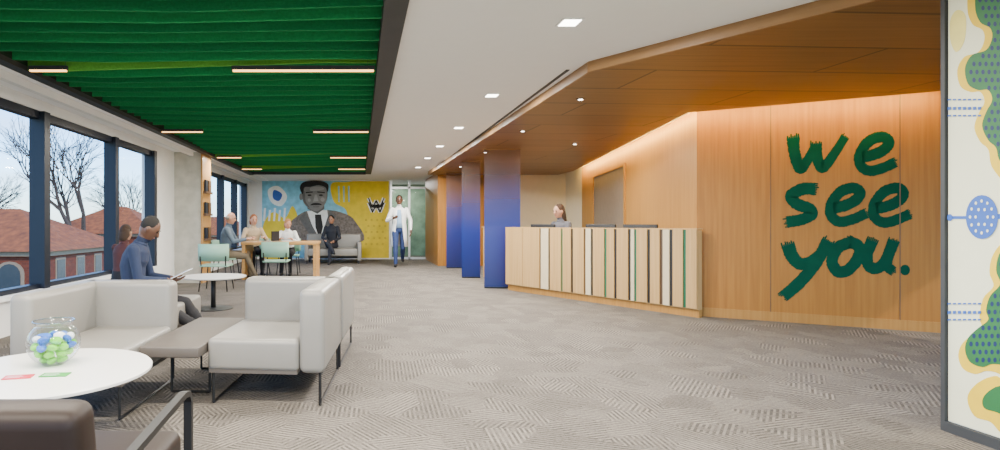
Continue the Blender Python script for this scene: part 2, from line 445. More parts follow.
for k in range(6):
    a = k * math.pi / 3; cshape('bead_dot', ell(980 + 6 * math.cos(a), 217 + 8.5 * math.sin(a), 1.1, 1.6, 8), 3, cream)
for y in (99, 107, 115, 303, 311, 319):
    for k in range(7):
        x = 946 + k * 5.0
        h_ = 3 if y in (107, 311) else 1.6
        cshape('blue_dash', [(x, y), (x + 3.0, y - .3), (x + 3.0, y + h_ - .3), (x, y + h_)], 2, mb)
random.seed(3)
def inpoly(x, y, P):
    c = False
    for i in range(len(P)):
        x1, y1 = P[i]; x2, y2 = P[i - 1]
        if (y1 > y) != (y2 > y) and x < (x2 - x1) * (y - y1) / (y2 - y1) + x1: c = not c
    return c
dots = []
for gy in range(-40, 380, 8):
    for gx in range(966, 1060, 6):
        x = gx + (gy // 8 % 2) * 3
        P = leaf if gy < 214 else leaf2
        if inpoly(x - 2.5, gy, P) and inpoly(x + 2.5, gy, P) and inpoly(x, gy - 3, P) and inpoly(x, gy + 3, P):
            dots.append((x, gy))
vv, ff = [], []
for x, y in dots:
    e = [C(*p) for p in ell(x, y, 1.8, 2.6, 8)]; nn = len(vv)
    vv += [(-.0095, a, b) for a, b in e]; ff.append(tuple(range(nn, nn + 8)))
dp_ = mobj('dot_pattern', vv, ff, mdk, mural); dp_['kind'] = 'stuff'

# ------------------------------------------------------------------ downlights & linear lights
dl = root('downlight', (1.36, 3.63, 2.36))
box('trim_ring', (-.070, -.070, -.006), (.070, .070, .0), M['white'], dl)
box('lens', (-.055, -.055, -.009), (.055, .055, -.005), M['down'], dl)
tag(dl, 'square recessed downlight with white trim in the plaster ceiling', 'ceiling light', 'plaster ceiling downlights')
for y in (5.69, 7.6, 9.4, 11.1, 12.9, 1.2, -1.0): copy_thing(dl, (1.34, y, 2.36))  # those over and behind the camera are unseen, added for fill light
sp_ = root('spotlight', (2.17, 5.51, 2.28))
lathe('trim_ring', [(.035, -.006), (.045, -.004), (.045, 0)], M['doorbrown'], sp_, 20)
lathe('lens', [(.022, -.009), (.022, -.005)], M['down'], sp_, 16)
tag(sp_, 'small round recessed spotlight in the wood ceiling', 'ceiling light', 'wood ceiling spotlights')
for p in ((2.15, 7.4), (2.15, 9.6), (2.15, 12.0), (3.3, 8.6)): copy_thing(sp_, (p[0], p[1], 2.28))
LN = [(4.50, -1.03, .12), (4.50, -2.66, -2.35), (7.5, -.63, .12), (7.5, -2.66, -2.1), (10.4, -.56, .12), (10.4, -2.66, -2.2), (12.6, -.5, .12), (12.6, -2.66, -2.2), (2.2, -2.6, .12), (0.2, -2.6, .12)]  # the full-width pair near the camera is out of view, added for fill
for Y, a, b in LN:
    r = root('linear_light', ((a + b) / 2, Y, 2.275))
    hw = (b - a) / 2
    box('housing', (-hw, -.014, .012), (hw, .014, .045), M['char'], r)
    box('diffuser', (-hw + .01, -.012, 0), (hw - .01, .012, .012), M['lin'], r)
    for s in (-1, 1): tube('suspension_cable', [(s * hw * .9, 0, .04), (s * hw * .9, 0, .445)], .0012, M['char'], r, 6)
    tag(r, 'slim linear led light with warm diffuser below green baffles', 'ceiling light', 'linear baffle lights')

# ------------------------------------------------------------------ felt baffles
y = 1.0; i = 0
while y < 14.0:
    if all(abs(y - l[0]) > .05 for l in LN):
        x0, x1 = -2.69, .135
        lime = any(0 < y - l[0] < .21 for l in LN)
        nseg = 20
        amp = .030 + .016 * math.sin(i * .8)
        pk = -1.35 + .8 * math.sin(i * .25)
        bot = []
        for k in range(nseg + 1):
            x = x0 + (x1 - x0) * k / nseg; t = k / nseg
            z = 2.340 - amp * max(0, 1 - abs(x - pk) / 1.6)
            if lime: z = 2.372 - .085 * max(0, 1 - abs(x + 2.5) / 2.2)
            bot.append((x, z))
        th = .009
        pts = bot + [(x1, 2.70), (x0, 2.70)]; nn = len(pts)
        rk = .02 * math.sin(i * .45)
        v = [(p[0], -th + rk * (p[0] + 1.3), p[1] - 2.33) for p in pts] + [(p[0], th + rk * (p[0] + 1.3), p[1] - 2.33) for p in pts]
        f = [tuple(range(nn)), tuple(range(nn, 2 * nn))[::-1]] + [(a, (a + 1) % nn, nn + (a + 1) % nn, nn + a) for a in range(nn)]
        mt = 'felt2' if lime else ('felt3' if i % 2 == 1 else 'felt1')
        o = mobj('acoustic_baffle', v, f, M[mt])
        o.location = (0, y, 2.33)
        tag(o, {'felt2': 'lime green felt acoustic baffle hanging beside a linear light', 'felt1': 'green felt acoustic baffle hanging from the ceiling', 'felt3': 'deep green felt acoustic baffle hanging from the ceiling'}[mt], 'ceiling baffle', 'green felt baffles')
    y += .21; i += 1

# ------------------------------------------------------------------ blue glass screens
def screen(x0, x1, y, rz, label):
    r = root('glass_screen', ((x0 + x1) / 2, y, 0), rz)
    w = (x1 - x0) / 2
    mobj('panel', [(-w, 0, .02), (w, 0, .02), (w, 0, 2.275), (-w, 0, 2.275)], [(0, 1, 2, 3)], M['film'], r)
    box('floor_channel', (-w, -.015, 0), (w, .015, .025), M['navy'], r)
    box('ceiling_channel', (-w, -.015, 2.262), (w, .015, 2.279), M['fascia'], r)
    tag(r, label, 'glass screen', 'blue glass screens')
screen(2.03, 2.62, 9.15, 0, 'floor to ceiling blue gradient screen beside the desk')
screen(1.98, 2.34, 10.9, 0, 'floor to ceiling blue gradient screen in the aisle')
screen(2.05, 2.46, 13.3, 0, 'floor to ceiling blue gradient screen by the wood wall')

# ------------------------------------------------------------------ reception desk
D0, D1 = V((2.33, 8.92)), V((3.77, 6.25))
dd = (D1 - D0); LD = dd.length
desk = root('reception_desk', (D0.x, D0.y, 0), math.atan2(dd.y, dd.x))
tag(desk, 'long maple reception desk with dark and green gaps between slats', 'reception desk')
slW = pmat('slat_white', (.56, .46, .29), .45, var=.04); slK = pmat('slat_black', (.014, .011, .009), .4); slG = pmat('slat_green', (.006, .10, .045), .4); slB = pmat('slat_brown', (.075, .04, .018), .4)
box('body', (0, .0, .09), (LD, .08, .98), M['desk_pale'], desk)
px0 = []
x = .005
plan = [(.36, 0, .003, 4), (.34, 0, .026, 4), (.14, 3, .028, 1), (.20, 0, .030, 2), (.14, 0, .036, 1), (.18, 0, .026, 4), (.08, 3, .034, 1), (.17, 0, .036, 2), (.11, 0, .036, 1), (.16, 0, .034, 1),
        (.045, 3, .030, 2), (.14, 0, .036, 1), (.12, 0, .036, 4), (.08, 3, .036, 1), (.12, 0, .034, 2), (.09, 0, .036, 1), (.08, 0, .034, 1)]
for w_, m_, g, kk in plan:
    if x + w_ > LD: w_ = LD - x - .004
    if w_ < .01: break
    px0.append((x, w_, m_)); x += w_ + .002
    if x + g < LD: px0.append((x, g, kk)); x += g + .002
    if x >= LD: break
if x < LD - .01: px0.append((x, LD - x - .002, 0))
vv, ff, mi = [], [], []
for x, w_, m_ in px0:
    dpt = -.018 if m_ in (0, 3) else -.006
    a, f = boxdata((x, dpt, .10), (x + w_, 0, .985)); nn = len(vv)
    vv += a; ff += [tuple(i + nn for i in q) for q in f]; mi += [m_] * 6
mobj('slatted_front', vv, ff, [M['desk_pale'], slK, slG, slW, slB], desk, mi)
box('plinth', (.02, .02, 0), (LD, .08, .09), M['wood2'], desk)
box('counter', (0, -.018, .985), (LD, .09, 1.0), M['desk_pale'], desk)
box('worktop', (.05, .08, .70), (LD - .6, .60, .73), M['desk_pale'], desk)
box('end_panel', (0, .08, 0), (.04, .60, .98), M['desk_pale'], desk)
d2 = root('reception_desk', (2.44, 11.1, 0), math.radians(-66))
box('body', (0, 0, 0), (1.5, .1, .98), M['desk_pale'], d2)
box('counter', (-.02, -.02, .98), (1.52, .3, 1.0), M['desk_pale'], d2)
box('worktop', (0.02, .1, .70), (1.5, .6, .73), M['desk_pale'], d2)
box('end_panel', (0, .1, 0), (.04, .6, .70), M['desk_pale'], d2)
tag(d2, 'plain maple reception desk behind the blue glass screens', 'reception desk')
def monitor(loc, rz):
    r = root('computer_monitor', loc, rz)
    box('screen', (-.24, -.015, .06), (.24, .01, .315), M['black'], r, .004)
    box('stand', (-.02, .0, .0), (.02, .03, .2), M['black'], r)
    box('base', (-.1, -.05, 0), (.1, .1, .012), M['black'], r)
    tag(r, 'black flat computer monitor standing on the desk worktop', 'monitor', 'desk monitors')
def deskp(u, v, z):
    a = desk.rotation_euler.z
    return (D0.x + u * math.cos(a) - v * math.sin(a), D0.y + u * math.sin(a) + v * math.cos(a), z)
for u in (.45, 1.5, 2.1): monitor(deskp(u, .33, .731), desk.rotation_euler.z)

# ------------------------------------------------------------------ lettering
def w1map(x, y):
    a = (x - 360) / 560.; dx, dy = (W1b - W1a).normalized()
    u = (a * W1a.y - W1a.x) / (dx - a * dy); Y = W1a.y + u * dy
    return u, H - (y - 224) / 560. * Y
def catmull(P, n=11):
    P = [V(p) for p in P]; Q = [P[0] * 2 - P[1]] + P + [P[-1] * 2 - P[-2]]; out = []
    for i in range(1, len(Q) - 2):
        for k in range(n):
            t = k / n; a, b, c, d_ = Q[i - 1], Q[i], Q[i + 1], Q[i + 2]
            out.append(.5 * ((2 * b) + (c - a) * t + (2 * a - 5 * b + 4 * c - d_) * t * t + (3 * b - a - 3 * c + d_) * t ** 3))
    out.append(P[-1]); return out
sign = root('wall_lettering', w1.location, w1.rotation_euler.z)
tag(sign, 'large brush lettering reading we see you in dark green paint', 'lettering')
random.seed(5)
lay = [0]
def letter(strokes, nm='letter'):
    vv, ff = [], []
    for P, w0, w1_ in strokes:
        c = catmull(P); n_ = len(c)
        lay[0] = (lay[0] + 1) % 6
        dep = -.0015 - lay[0] * .0003
        base = len(vv)
        for k in range(n_):
            t = (c[min(k + 1, n_ - 1)] - c[max(k - 1, 0)]).normalized(); nr = V((-t.y, t.x))
            w = (w0 + (w1_ - w0) * k / (n_ - 1)) / 2
            wa = w * random.uniform(.93, 1.06); wb = w * random.uniform(.93, 1.06)
            for s in (wa, -wb):
                q = c[k] + nr * s
                u, z = w1map(q.x, q.y); vv.append((u, dep, z))
        for k in range(n_ - 1):
            a = base + k * 2; ff.append((a, a + 1, a + 3, a + 2))
        for (pt, tt_, ww) in ((c[-1], (c[-1] - c[-4]).normalized(), w1_), (c[0], (c[0] - c[3]).normalized(), w0)):
            nr = V((-tt_.y, tt_.x))
            for j in range(7):
                o_ = (-.43 + .143 * j) * ww; ln = random.uniform(.06, .36) * ww; hw = .075 * ww
                tri = [pt + nr * (o_ - hw) - tt_ * ww * .15, pt + nr * (o_ + hw) - tt_ * ww * .15, pt + nr * (o_ + hw * .8) + tt_ * ln, pt + nr * (o_ - hw * .6) + tt_ * ln]
                b0 = len(vv)
                for q in tri:
                    u, z = w1map(q.x, q.y); vv.append((u, dep - .0001, z))
                ff.append((b0, b0 + 1, b0 + 2, b0 + 3))
    return mobj(nm, vv, ff, M['letter'], sign, recalc=False)
letter([([(793, 138), (794, 150), (797, 163), (801, 169), (807, 161), (815, 147)], 13, 9), ([(816, 144), (817, 157), (822, 168), (832, 157), (845, 137)], 12, 9)])
def e_(ox, oy, s=1.0, w=9.5):
    P = [(6, 21), (20, 18), (31, 12), (34, 5), (27, 1), (15, 5), (6, 17), (6, 28), (14, 34), (26, 32), (40, 26)]
    letter([([(ox + x * s, oy + y * s) for x, y in P], w, w - 1)])
e_(854, 136, 1.02, 11.5)
letter([([(815, 189), (803, 189), (791, 196), (797, 204), (810, 209), (811, 215), (800, 220), (787, 222)], 12.5, 11.5)])
e_(825, 187, 1.02, 11.5)
e_(868, 187, 1.04, 11.5)
letter([([(788, 245), (792, 256), (800, 264), (810, 262), (818, 256)], 14, 11), ([(828, 241), (820, 256), (809, 272), (797, 285), (784, 296)], 13, 12)])
letter([([(852, 242), (839, 247), (832, 260), (837, 271), (848, 270), (858, 258), (859, 247), (849, 241)], 12, 12)])
letter([([(872, 241), (867, 254), (869, 266), (878, 268), (886, 259), (893, 241)], 12.5, 11), ([(893, 243), (888, 256), (887, 266), (893, 271)], 12, 10)])
dp = [w1map(x, y) for x, y in ell(905, 270, 5, 5.4, 12)]
mobj('full_stop', [(u, -.002, z) for u, z in dp], [tuple(range(12))], M['letter'], sign)

# ------------------------------------------------------------------ back wall portrait mural
def grey(n_, g, v_=.1, s_=14): return pmat(n_, (g * 1.03, g, g * .96), .7, var=v_, scale=s_)
bl = grey('portrait_face', .20, .10, 8); bhi = grey('portrait_highlight', .31, .06); bm_ = grey('portrait_mid', .11, .15)
bd = grey('portrait_dark', .012); bsky = pmat('mural_pale_blue', (.22, .55, .72), .7, var=.2, scale=6)
bye = pmat('mural_back_yellow', (.78, .58, .02), .7, var=.10, scale=5); bwh = pmat('mural_white', (.85, .86, .83), .7); bsuit = pmat('portrait_suit', (.17, .14, .12), .7, var=.4, scale=16)
bgo = pmat('mural_ochre', (.60, .42, .02), .7)
pm = root('portrait_mural', (0, YB - .004, 0)); tag(pm, 'wall mural with black and white portrait of a suited man', 'mural')
def B(x, y): Y = YB - .02; return ((x - 360) / 560 * Y, H - (y - 224) / 560 * Y)
def bs(name, pts, lay, mat): return poly_plane(name, [B(*p) for p in pts], 'Y', -.002 - lay * .004, .004, mat, pm)
def hs(name, pts, lay, mat): return bs(name, [(314.5 + (x - 314.5) * 1.16, 181.6 + (y - 181.2) * 1.10) for x, y in pts], lay, mat)
bs('blue_field', [(262, 181), (352, 181), (352, 258), (262, 258)], 0, bsky)
bs('yellow_field', [(352, 181), (389, 181), (389, 258), (352, 258)], 0, bye)
bs('yellow_patch', smooth_closed([(263, 226), (273, 212), (285, 218), (293, 206), (300, 230), (292, 257), (263, 257)]), 1, bye)
bs('yellow_patch', smooth_closed([(331, 184), (345, 182), (358, 183), (360, 200), (360, 240), (350, 230), (346, 210), (334, 202)]), 1, bye)
bs('white_patch', smooth_closed([(268, 190), (278, 186), (287, 196), (281, 206), (271, 202)]), 1, bwh)
bs('blue_motif', smooth_closed([(274, 190), (282, 194), (279, 201), (273, 198)]), 2, mb)
for k in range(5): bs('white_stroke', [(264 + k * 5, 208 + 2 * (k % 2)), (266 + k * 5, 208 + 2 * (k % 2)), (265 + k * 5, 221), (263 + k * 5, 221)], 2, bwh)
for k in range(3): bs('blue_stroke', [(338 + k * 5, 186), (339.4 + k * 5, 186), (339.6 + k * 5, 202), (338.4 + k * 5, 202)], 2, bsky)
for k in range(4):
    for j in range(5): bs('ochre_dot', ell(366 + k * 5.6 + 2.4 * (j % 2), 220 + j * 6, 1.2, 1.2, 8), 1, bgo)
bs('suit', smooth_closed([(285, 243), (288, 226), (296, 217), (307, 211), (328, 210), (343, 213), (355, 221), (360, 243)]), 3, bsuit)
bs('lapel', [(305, 211), (299, 218), (314, 242), (320, 242)], 4, bm_); bs('lapel', [(329, 210), (336, 216), (326, 242), (320, 242)], 4, bm_)
bs('shirt', [(307, 211), (327, 210), (328, 216), (320, 240), (312, 225)], 5, bwh)
hs('neck', [(307, 196), (323, 196), (323, 206), (317, 210.5), (308.5, 206)], 6, bm_)
bs('necktie', [(315, 214.5), (321, 214.5), (323, 227), (320, 240), (315.5, 227)], 7, bd)
hs('face', smooth_closed([(303.5, 190), (305, 185), (312, 183.2), (320, 183.2), (325, 187), (325.5, 196), (322.5, 203.5), (317, 208), (310.5, 206), (305, 200)]), 8, bl)
hs('ear', ell(303, 195, 1.6, 3.2, 12), 7, bl)
hs('shade', smooth_closed([(303.8, 191), (306, 190), (307, 199), (311, 205.5), (305.5, 200)]), 9, bm_)
hs('forehead_light', smooth_closed([(312, 186.2), (320, 186), (323, 188), (318, 189.5), (311, 189.5)]), 9, bhi)
hs('cheek_light', ell(321.5, 197.5, 1.8, 2.0, 12), 9, bhi); hs('cheek_light', ell(310, 198, 1.4, 1.6, 12), 9, bhi)
hs('hair', smooth_closed([(303.6, 192), (302, 187), (304, 182.5), (310, 180.5), (320, 180.6), (326, 183.4), (326.6, 187.5), (325.4, 191), (324, 186.6), (318, 184.6), (311, 186), (306, 186.5), (304.8, 192)]), 10, bd)
hs('eyebrow', [(307, 190.8), (313, 190.2), (313, 191.2), (307, 191.8)], 10, bd); hs('eyebrow', [(317, 190.2), (323.5, 190.8), (323.5, 191.8), (317, 191.2)], 10, bd)
hs('eye', ell(310.3, 193.6, 1.8, .8, 10), 10, bd); hs('eye', ell(320.0, 193.6, 1.8, .8, 10), 10, bd)
hs('nose', [(315, 193), (316.6, 193), (318, 199), (313.4, 199.4)], 10, bhi)
hs('moustache', smooth_closed([(311, 202.6), (313, 201.0), (316, 200.6), (319, 201.0), (321, 202.4), (319, 202.5), (313, 202.7)]), 10, bd)
hs('mouth', [(313, 203.8), (319, 203.7), (318, 204.5), (314, 204.6)], 10, bm_)
for wd_, mt_, yy_ in ((.058, bwh, -.010), (.020, bd, -.016)):
    for dy in (0, 4.6):
        W_ = [(368.5, 198), (372.5, 207.5), (376.2, 200.5), (380, 207.5), (384, 198)]
        for (xa, ya), (xb, yb) in zip(W_[:-1], W_[1:]):
            v, f = tubedata([(B(xa, ya + dy)[0], yy_, B(xa, ya + dy)[1]), (B(xb, yb + dy)[0], yy_, B(xb, yb + dy)[1])], wd_, 6)
            mobj('emblem', [(a[0], yy_ + max(-.004, min(.003, a[1] - yy_)), a[2]) for a in v], f, mt_, pm)

gp = st(boxes('window_20', [((.90, YB, 0), (.95, YB + .08, 2.36)), ((1.44, YB, 0), (1.50, YB + .08, 2.36)), ((.95, YB, 0), (2.02, YB + .08, .06)), ((.95, YB, 2.1), (2.02, YB + .08, 2.16)), ((1.96, YB, 0), (2.02, YB + .08, 2.36))], M['chrome']))
for a, b in ((.95, 1.44), (1.5, 1.96)): mobj('glass_pane', [(a, YB + .035, .06), (b, YB + .035, .06), (b, YB + .035, 2.1), (a, YB + .035, 2.1)], [(0, 1, 2, 3)], M['gglass'], gp)
tube('handle', [(1.55, YB - .04, .8), (1.55, YB - .04, 1.3)], .012, M['chrome'], gp)
st(box('wall_corridor', (.3, 18.6, 0), (2.6, 18.7, 2.36), pmat('corridor_green', (.14, .20, .14), .7, var=.4, scale=3)))

rk = root('brochure_rack', (-2.82, 10.2, 0)); tag(rk, 'tall oak panel with brochure pockets fixed to the concrete column', 'brochure rack')
box('panel', (0, -.28, 0), (.03, .28, 2.30), M['tablewood'], rk)
for z in (.75, 1.2, 1.6):
    box('pocket', (.03, -.22, z), (.08, .22, z + .04), M['doorbrown'], rk)
for z in (.79, 1.24, 1.64):
    for k in range(2):
        o = box('brochure', (-2.78, 10.0 + k * .22, z), (-2.755, 10.16 + k * .22, z + .2), M['doorbrown'] if k else M['navy'])
        tag(o, 'folded paper brochure standing in the rack pocket', 'brochure', 'brochures in rack')

# ------------------------------------------------------------------ lounge furniture
def ring_seam(name, a, b, inset, z, parent):
    x0, y0 = a[0] + inset, a[1] + inset; x1, y1 = b[0] - inset, b[1] - inset; c = .02
    pts = [(x0 + c, y0, z), (x1 - c, y0, z), (x1, y0 + c, z), (x1, y1 - c, z), (x1 - c, y1, z), (x0 + c, y1, z), (x0, y1 - c, z), (x0, y0 + c, z), (x0 + c, y0, z)]
    V_, F_ = [], []
    for p, q in zip(pts[:-1], pts[1:]):
        v, f = tubedata([p, q], .0028, 6); n = len(V_)
        V_ += v; F_ += [tuple(i + n for i in t) for t in f]
    return mobj(name, V_, F_, M['seam'], parent, smooth=True)
def sofa_module(loc, rz, armside, w=.66, dp=.86, back=True, t=.11, label='light grey leather sofa module', bv=.03):
    r = root('sofa_module', loc, rz)
    x0, x1 = 0, w
    sx0, sx1 = (x0 + t, x1) if armside < 0 else (x0, x1 - t)
    if armside == 0: sx0, sx1 = x0, x1
    sd = dp - t if back or armside else dp
    box('seat_cushion', (sx0, 0, .20), (sx1, sd, .385), M['upl'], r, bv, 4)
    ring_seam('seam', (sx0, 0), (sx1, sd), .006, .377 - .012, r)
    box('seat_base', (sx0 + .01, .01, .185), (sx1 - .01, sd, .215), M['upd'], r)
    if back: box('backrest', (x0 + (.02 if armside > 0 else 0), dp - t - .02, .19), (x1, dp, .675), M['upl'], r, bv + .01, 4)
    if armside < 0: box('armrest', (x0, 0.0, .19), (x0 + t, dp, .675), M['upl'], r, bv + .01, 4)
    elif armside > 0: box('armrest', (x1 - t, 0.0, .19), (x1, dp, .675), M['upl'], r, bv + .01, 4)
    for xx in (x0 + .03, x1 - .03):
        bars('leg', [((xx, .03, 0.01), (xx, .03, .2)), ((xx, dp - .03, 0.01), (xx, dp - .03, .2)), ((xx, .03, .01), (xx, dp - .03, .01)), ((xx, .03, .18), (xx, dp - .03, .18))], .012, M['black'], r)
    tag(r, label, 'sofa', 'lounge sofa modules')
    return r
rr = math.radians(-5)
sofa_module((-.89, 3.25, 0), rr, 1, w=.69, dp=.84, t=.15, label='light grey leather sofa seat with low back and side panel')
sofa_module((-.80, 4.12, 0), rr, 1, w=.68, back=False, t=.13, label='grey leather sofa module standing behind another module')
sofa_module((-1.88, 2.98, 0), math.radians(-2), -1, w=.625, dp=.84, t=.13, label='light grey leather armchair module near the round table')
sofa_module((-2.35, 4.2, 0), 0, 0, w=.85, dp=1.1, back=False, label='backless light grey leather module seating a woman in blue')
sofa_module((-3.0, 6.0, 0), 0, 0, w=.7, dp=.6, back=False, label='backless grey leather seat by the window')
lt = root('link_table', (-1.240, 3.14, 0), math.radians(-3))
box('top', (0, 0, .30), (.34, 1.0, .36), M['upd'], lt, .006)
for yy in (.35, .9):
    bars('leg', [((.05, yy, .01), (.05, yy, .30)), ((.29, yy, .01), (.29, yy, .30)), ((.05, yy, .01), (.29, yy, .01))], .012, M['black'], lt)
tag(lt, 'low taupe laminate table linking the two sofa modules', 'table')

rt = root('coffee_table', (-1.37, 2.46, 0))
lathe('table_top', [(.02, .385), (.40, .385), (.43, .395), (.43, .405), (.425, .41), (0, .41)], M['tablewhite'], rt, 64, False)
tube('pedestal', [(0, 0, .01), (0, 0, .39)], .03, M['black'], rt, 16)
lathe('base', [(.24, 0), (.24, .01), (.03, .02), (0, .02)], M['black'], rt, 40, False)
tag(rt, 'round white coffee table with black pedestal near grey sofa', 'table')
rt2 = root('side_table', (-1.82, 6.95, 0))
lathe('table_top', [(.02, .385), (.38, .385), (.40, .395), (.40, .405), (0, .41)], M['tablewhite'], rt2, 48, False)
tube('pedestal', [(0, 0, .01), (0, 0, .39)], .03, M['black'], rt2, 16)
lathe('base', [(.24, 0), (.24, .01), (.03, .02), (0, .02)], M['black'], rt2, 40, False)
tag(rt2, 'round white side table on black pedestal before the seated woman', 'table')

bw = root('glass_bowl', (-1.40, 2.56, .41))
prof = [(.045, .0)] + [(.112 * math.sin(a), .100 - .105 * math.cos(a)) for a in [math.radians(t) for t in range(28, 141, 8)]] + [(.074, .184), (.084, .196), (.087, .198)]
lathe('bowl_glass', prof, M['bowlglass'], bw, 48)
v, f = [], []
for i in range(40):
    for j in range(8):
        a = 2 * math.pi * i / 40; b = 2 * math.pi * j / 8; rr_ = .086 + .003 * math.cos(b)
        v.append((rr_ * math.cos(a), rr_ * math.sin(a), .198 + .003 * math.sin(b)))
        f.append((i * 8 + j, ((i + 1) % 40) * 8 + j, ((i + 1) % 40) * 8 + (j + 1) % 8, i * 8 + (j + 1) % 8))
mobj('rim', v, f, glassmat('rim_glass', (.65, .74, .78), .9, .3), bw, smooth=True)
tag(bw, 'clear round glass bowl filled with wrapped mints', 'bowl')
random.seed(21)
for lv, (rad, cnt) in enumerate(((.040, 5), (.064, 8), (.076, 10), (.068, 8), (.030, 3))):
    for i in range(cnt):
        a = 2 * math.pi * i / cnt + lv
        mt = M['lime'] if lv < 2 else ((M['bluew'] if i % 2 == 0 else (M['whitew'] if i % 4 == 1 else M['lime'])) if lv > 2 else (M['bluew'] if i % 3 == 1 else M['lime']))
        bm = bmesh.new(); bmesh.ops.create_icosphere(bm, subdivisions=2, radius=.021)
        for v in bm.verts:
            v.co.x *= 1.25; v.co.z *= .75
            if abs(v.co.x) > .022: v.co.y *= 1.3
        me = bpy.data.meshes.new('wrapped_candy'); bm.to_mesh(me); bm.free(); me.materials.append(mt)
        o = bpy.data.objects.new('wrapped_candy', me); COL.objects.link(o)
        o.location = (-1.40 + rad * math.cos(a) * .98, 2.56 + rad * math.sin(a) * .98, .41 + .024 + (lv if lv < 4 else 3.3) * .032)
        o.rotation_euler = (random.random(), random.random() * .4, random.random() * 6)
        tag(o, {'lime_wrap': 'lime green wrapped candy in the glass bowl', 'blue_wrap': 'blue wrapped candy in the glass bowl', 'white_wrap': 'white wrapped candy in the glass bowl'}[mt.name], 'candy', 'candies in the bowl')
for (x, y, rz, mt, lb) in ((-1.425, 2.335, .25, 'red', 'red printed leaflet lying on the round table'), (-1.29, 2.37, .1, 'green', 'green printed leaflet lying on the round table')):
    r = root('leaflet', (x, y, .41), rz)
    box('sheet', (-.055, -.03, 0.0005), (.055, .03, .004), M[mt], r)
    boxes('print', [((-.045, .012 - k * .014, .004), (.01 + .01 * (k % 2), .015 - k * .014, .0045)) for k in range(3)], M['whitew'], r)
    tag(r, lb, 'leaflet', 'leaflets on the table')

ch = root('lounge_chair', (-.80, 1.15, 0)); tag(ch, 'dark brown leather armchair with black metal arm frame', 'chair')
o = box('backrest', (-.30, -.06, .36), (.28, .03, .715), M['brown'], ch, .03, 4)
o.rotation_euler = (math.radians(8), 0, 0); o.location = (.03, -.03, .02)
box('seat', (-.28, -.02, .34), (.28, .50, .45), M['brown'], ch, .03, 4)
for s in (-1, 1):
    X = s * .325
    P = [(X, .40, .01), (X, .40, .56), (X, .385, .585), (X, .35, .592), (X, .0, .572), (X, -.06, .55), (X, -.09, .50), (X, -.10, .01)]
    vv, ff = [], []
    for k_, p in enumerate(P):
        a = V(P[max(k_ - 1, 0)]); b = V(P[min(k_ + 1, len(P) - 1)]); t = (b - a).normalized(); nr = V((0, -t.z, t.y)) * .008
        for sx, sn in ((-.011, -1), (.011, -1), (.011, 1), (-.011, 1)):
            vv.append(V(p) + V((sx, 0, 0)) + nr * sn)
    for k_ in range(len(P) - 1):
        for i in range(4): ff.append((k_ * 4 + i, k_ * 4 + (i + 1) % 4, k_ * 4 + 4 + (i + 1) % 4, k_ * 4 + 4 + i))
    ff += [(0, 1, 2, 3), tuple((len(P) - 1) * 4 + i for i in range(4))]
    mobj('arm_frame', vv, ff, M['black'], ch)
for yy in (.15, .38): bars('crossbar', [((-.32, yy, .33), (.32, yy, .33))], .015, M['black'], ch)

# ------------------------------------------------------------------ cafe table & chairs
ct = root('communal_table', (-1.52, 10.95, 0)); tag(ct, 'light maple communal table with solid end panels', 'table')
box('top', (-.72, -.45, .66), (.72, .45, .71), M['tablewood'], ct, .004)
box('leg', (.64, -.43, 0), (.70, .43, .66), M['tablewood'], ct)
box('leg', (-.70, -.43, 0), (-.64, .43, .66), M['tablewood'], ct)
def cafe(loc, rz, lb='mint green cafe chair with slim steel legs'):
    r = root('cafe_chair', loc, rz)
    box('seat', (-.22, -.20, .38), (.22, .22, .41), M['mint'], r, .012, 3)
    vv, ff = [], []
    n_ = 10
    for k_ in range(n_ + 1):
        a = -1 + 2 * k_ / n_
        y_ = -.235 + .06 * a * a
        for z in (.47, .74):
            for dy in (0, .018): vv.append((a * .24, y_ + dy - (z - .4) * .08, z))
    for k_ in range(n_):
        a = k_ * 4; b = a + 4
        ff += [(a, b, b + 2, a + 2), (a + 1, a + 3, b + 3, b + 1), (a, a + 1, b + 1, b), (a + 2, b + 2, b + 3, a + 3)]
    ff += [(0, 2, 3, 1), (n_ * 4, n_ * 4 + 1, n_ * 4 + 3, n_ * 4 + 2)]
    mobj('backrest', vv, ff, M['mint'], r, smooth=True)
    for s in (-1, 1): bars('back_support', [((s * .19, -.2, .4), (s * .2, -.225, .55))], .014, M['black'], r)
    for sx in (-1, 1):
        for sy in (-1, 1):
            tube('leg', [(sx * .18, sy * .17, .385), (sx * .22, sy * .22, 0)], .010, M['black'], r)
    tag(r, lb, 'chair', 'mint cafe chairs'); return r
cafe((-2.28, 8.9, 0), 0, 'mint green cafe chair standing empty before the communal table')
cafe((-1.48, 9.95, 0), 0, 'mint green cafe chair pulled up to the communal table')
cafe((-2.54, 10.6, 0), -math.pi / 2, 'mint green cafe chair occupied at the end of the table')
cafe((-2.2, 11.75, 0), math.pi - .5, 'mint green cafe chair occupied behind the table')
cafe((-1.5, 11.75, 0), math.pi, 'mint green cafe chair occupied behind the table')

fs = root('sofa', (-.72, 15.1, 0)); tag(fs, 'pale grey two seat sofa in front of the portrait mural', 'sofa')
box('backrest', (-.75, .35, .1), (.75, .55, .78), M['upl'], fs, .04, 3)
for k in range(2): box('seat_cushion', (-.65 + k * .65, -.35, .2), (k * .65, .36, .40), M['upl'], fs, .03, 3)
for s in (-.75, .65): box('armrest', (s, -.35, .08), (s + .11, .5, .58), M['upl'], fs, .03, 3)
for sx in (-.68, .68):
    for sy in (-.28, .45): box('leg', (sx - .02, sy - .02, 0), (sx + .02, sy + .02, .12), M['black'], fs)

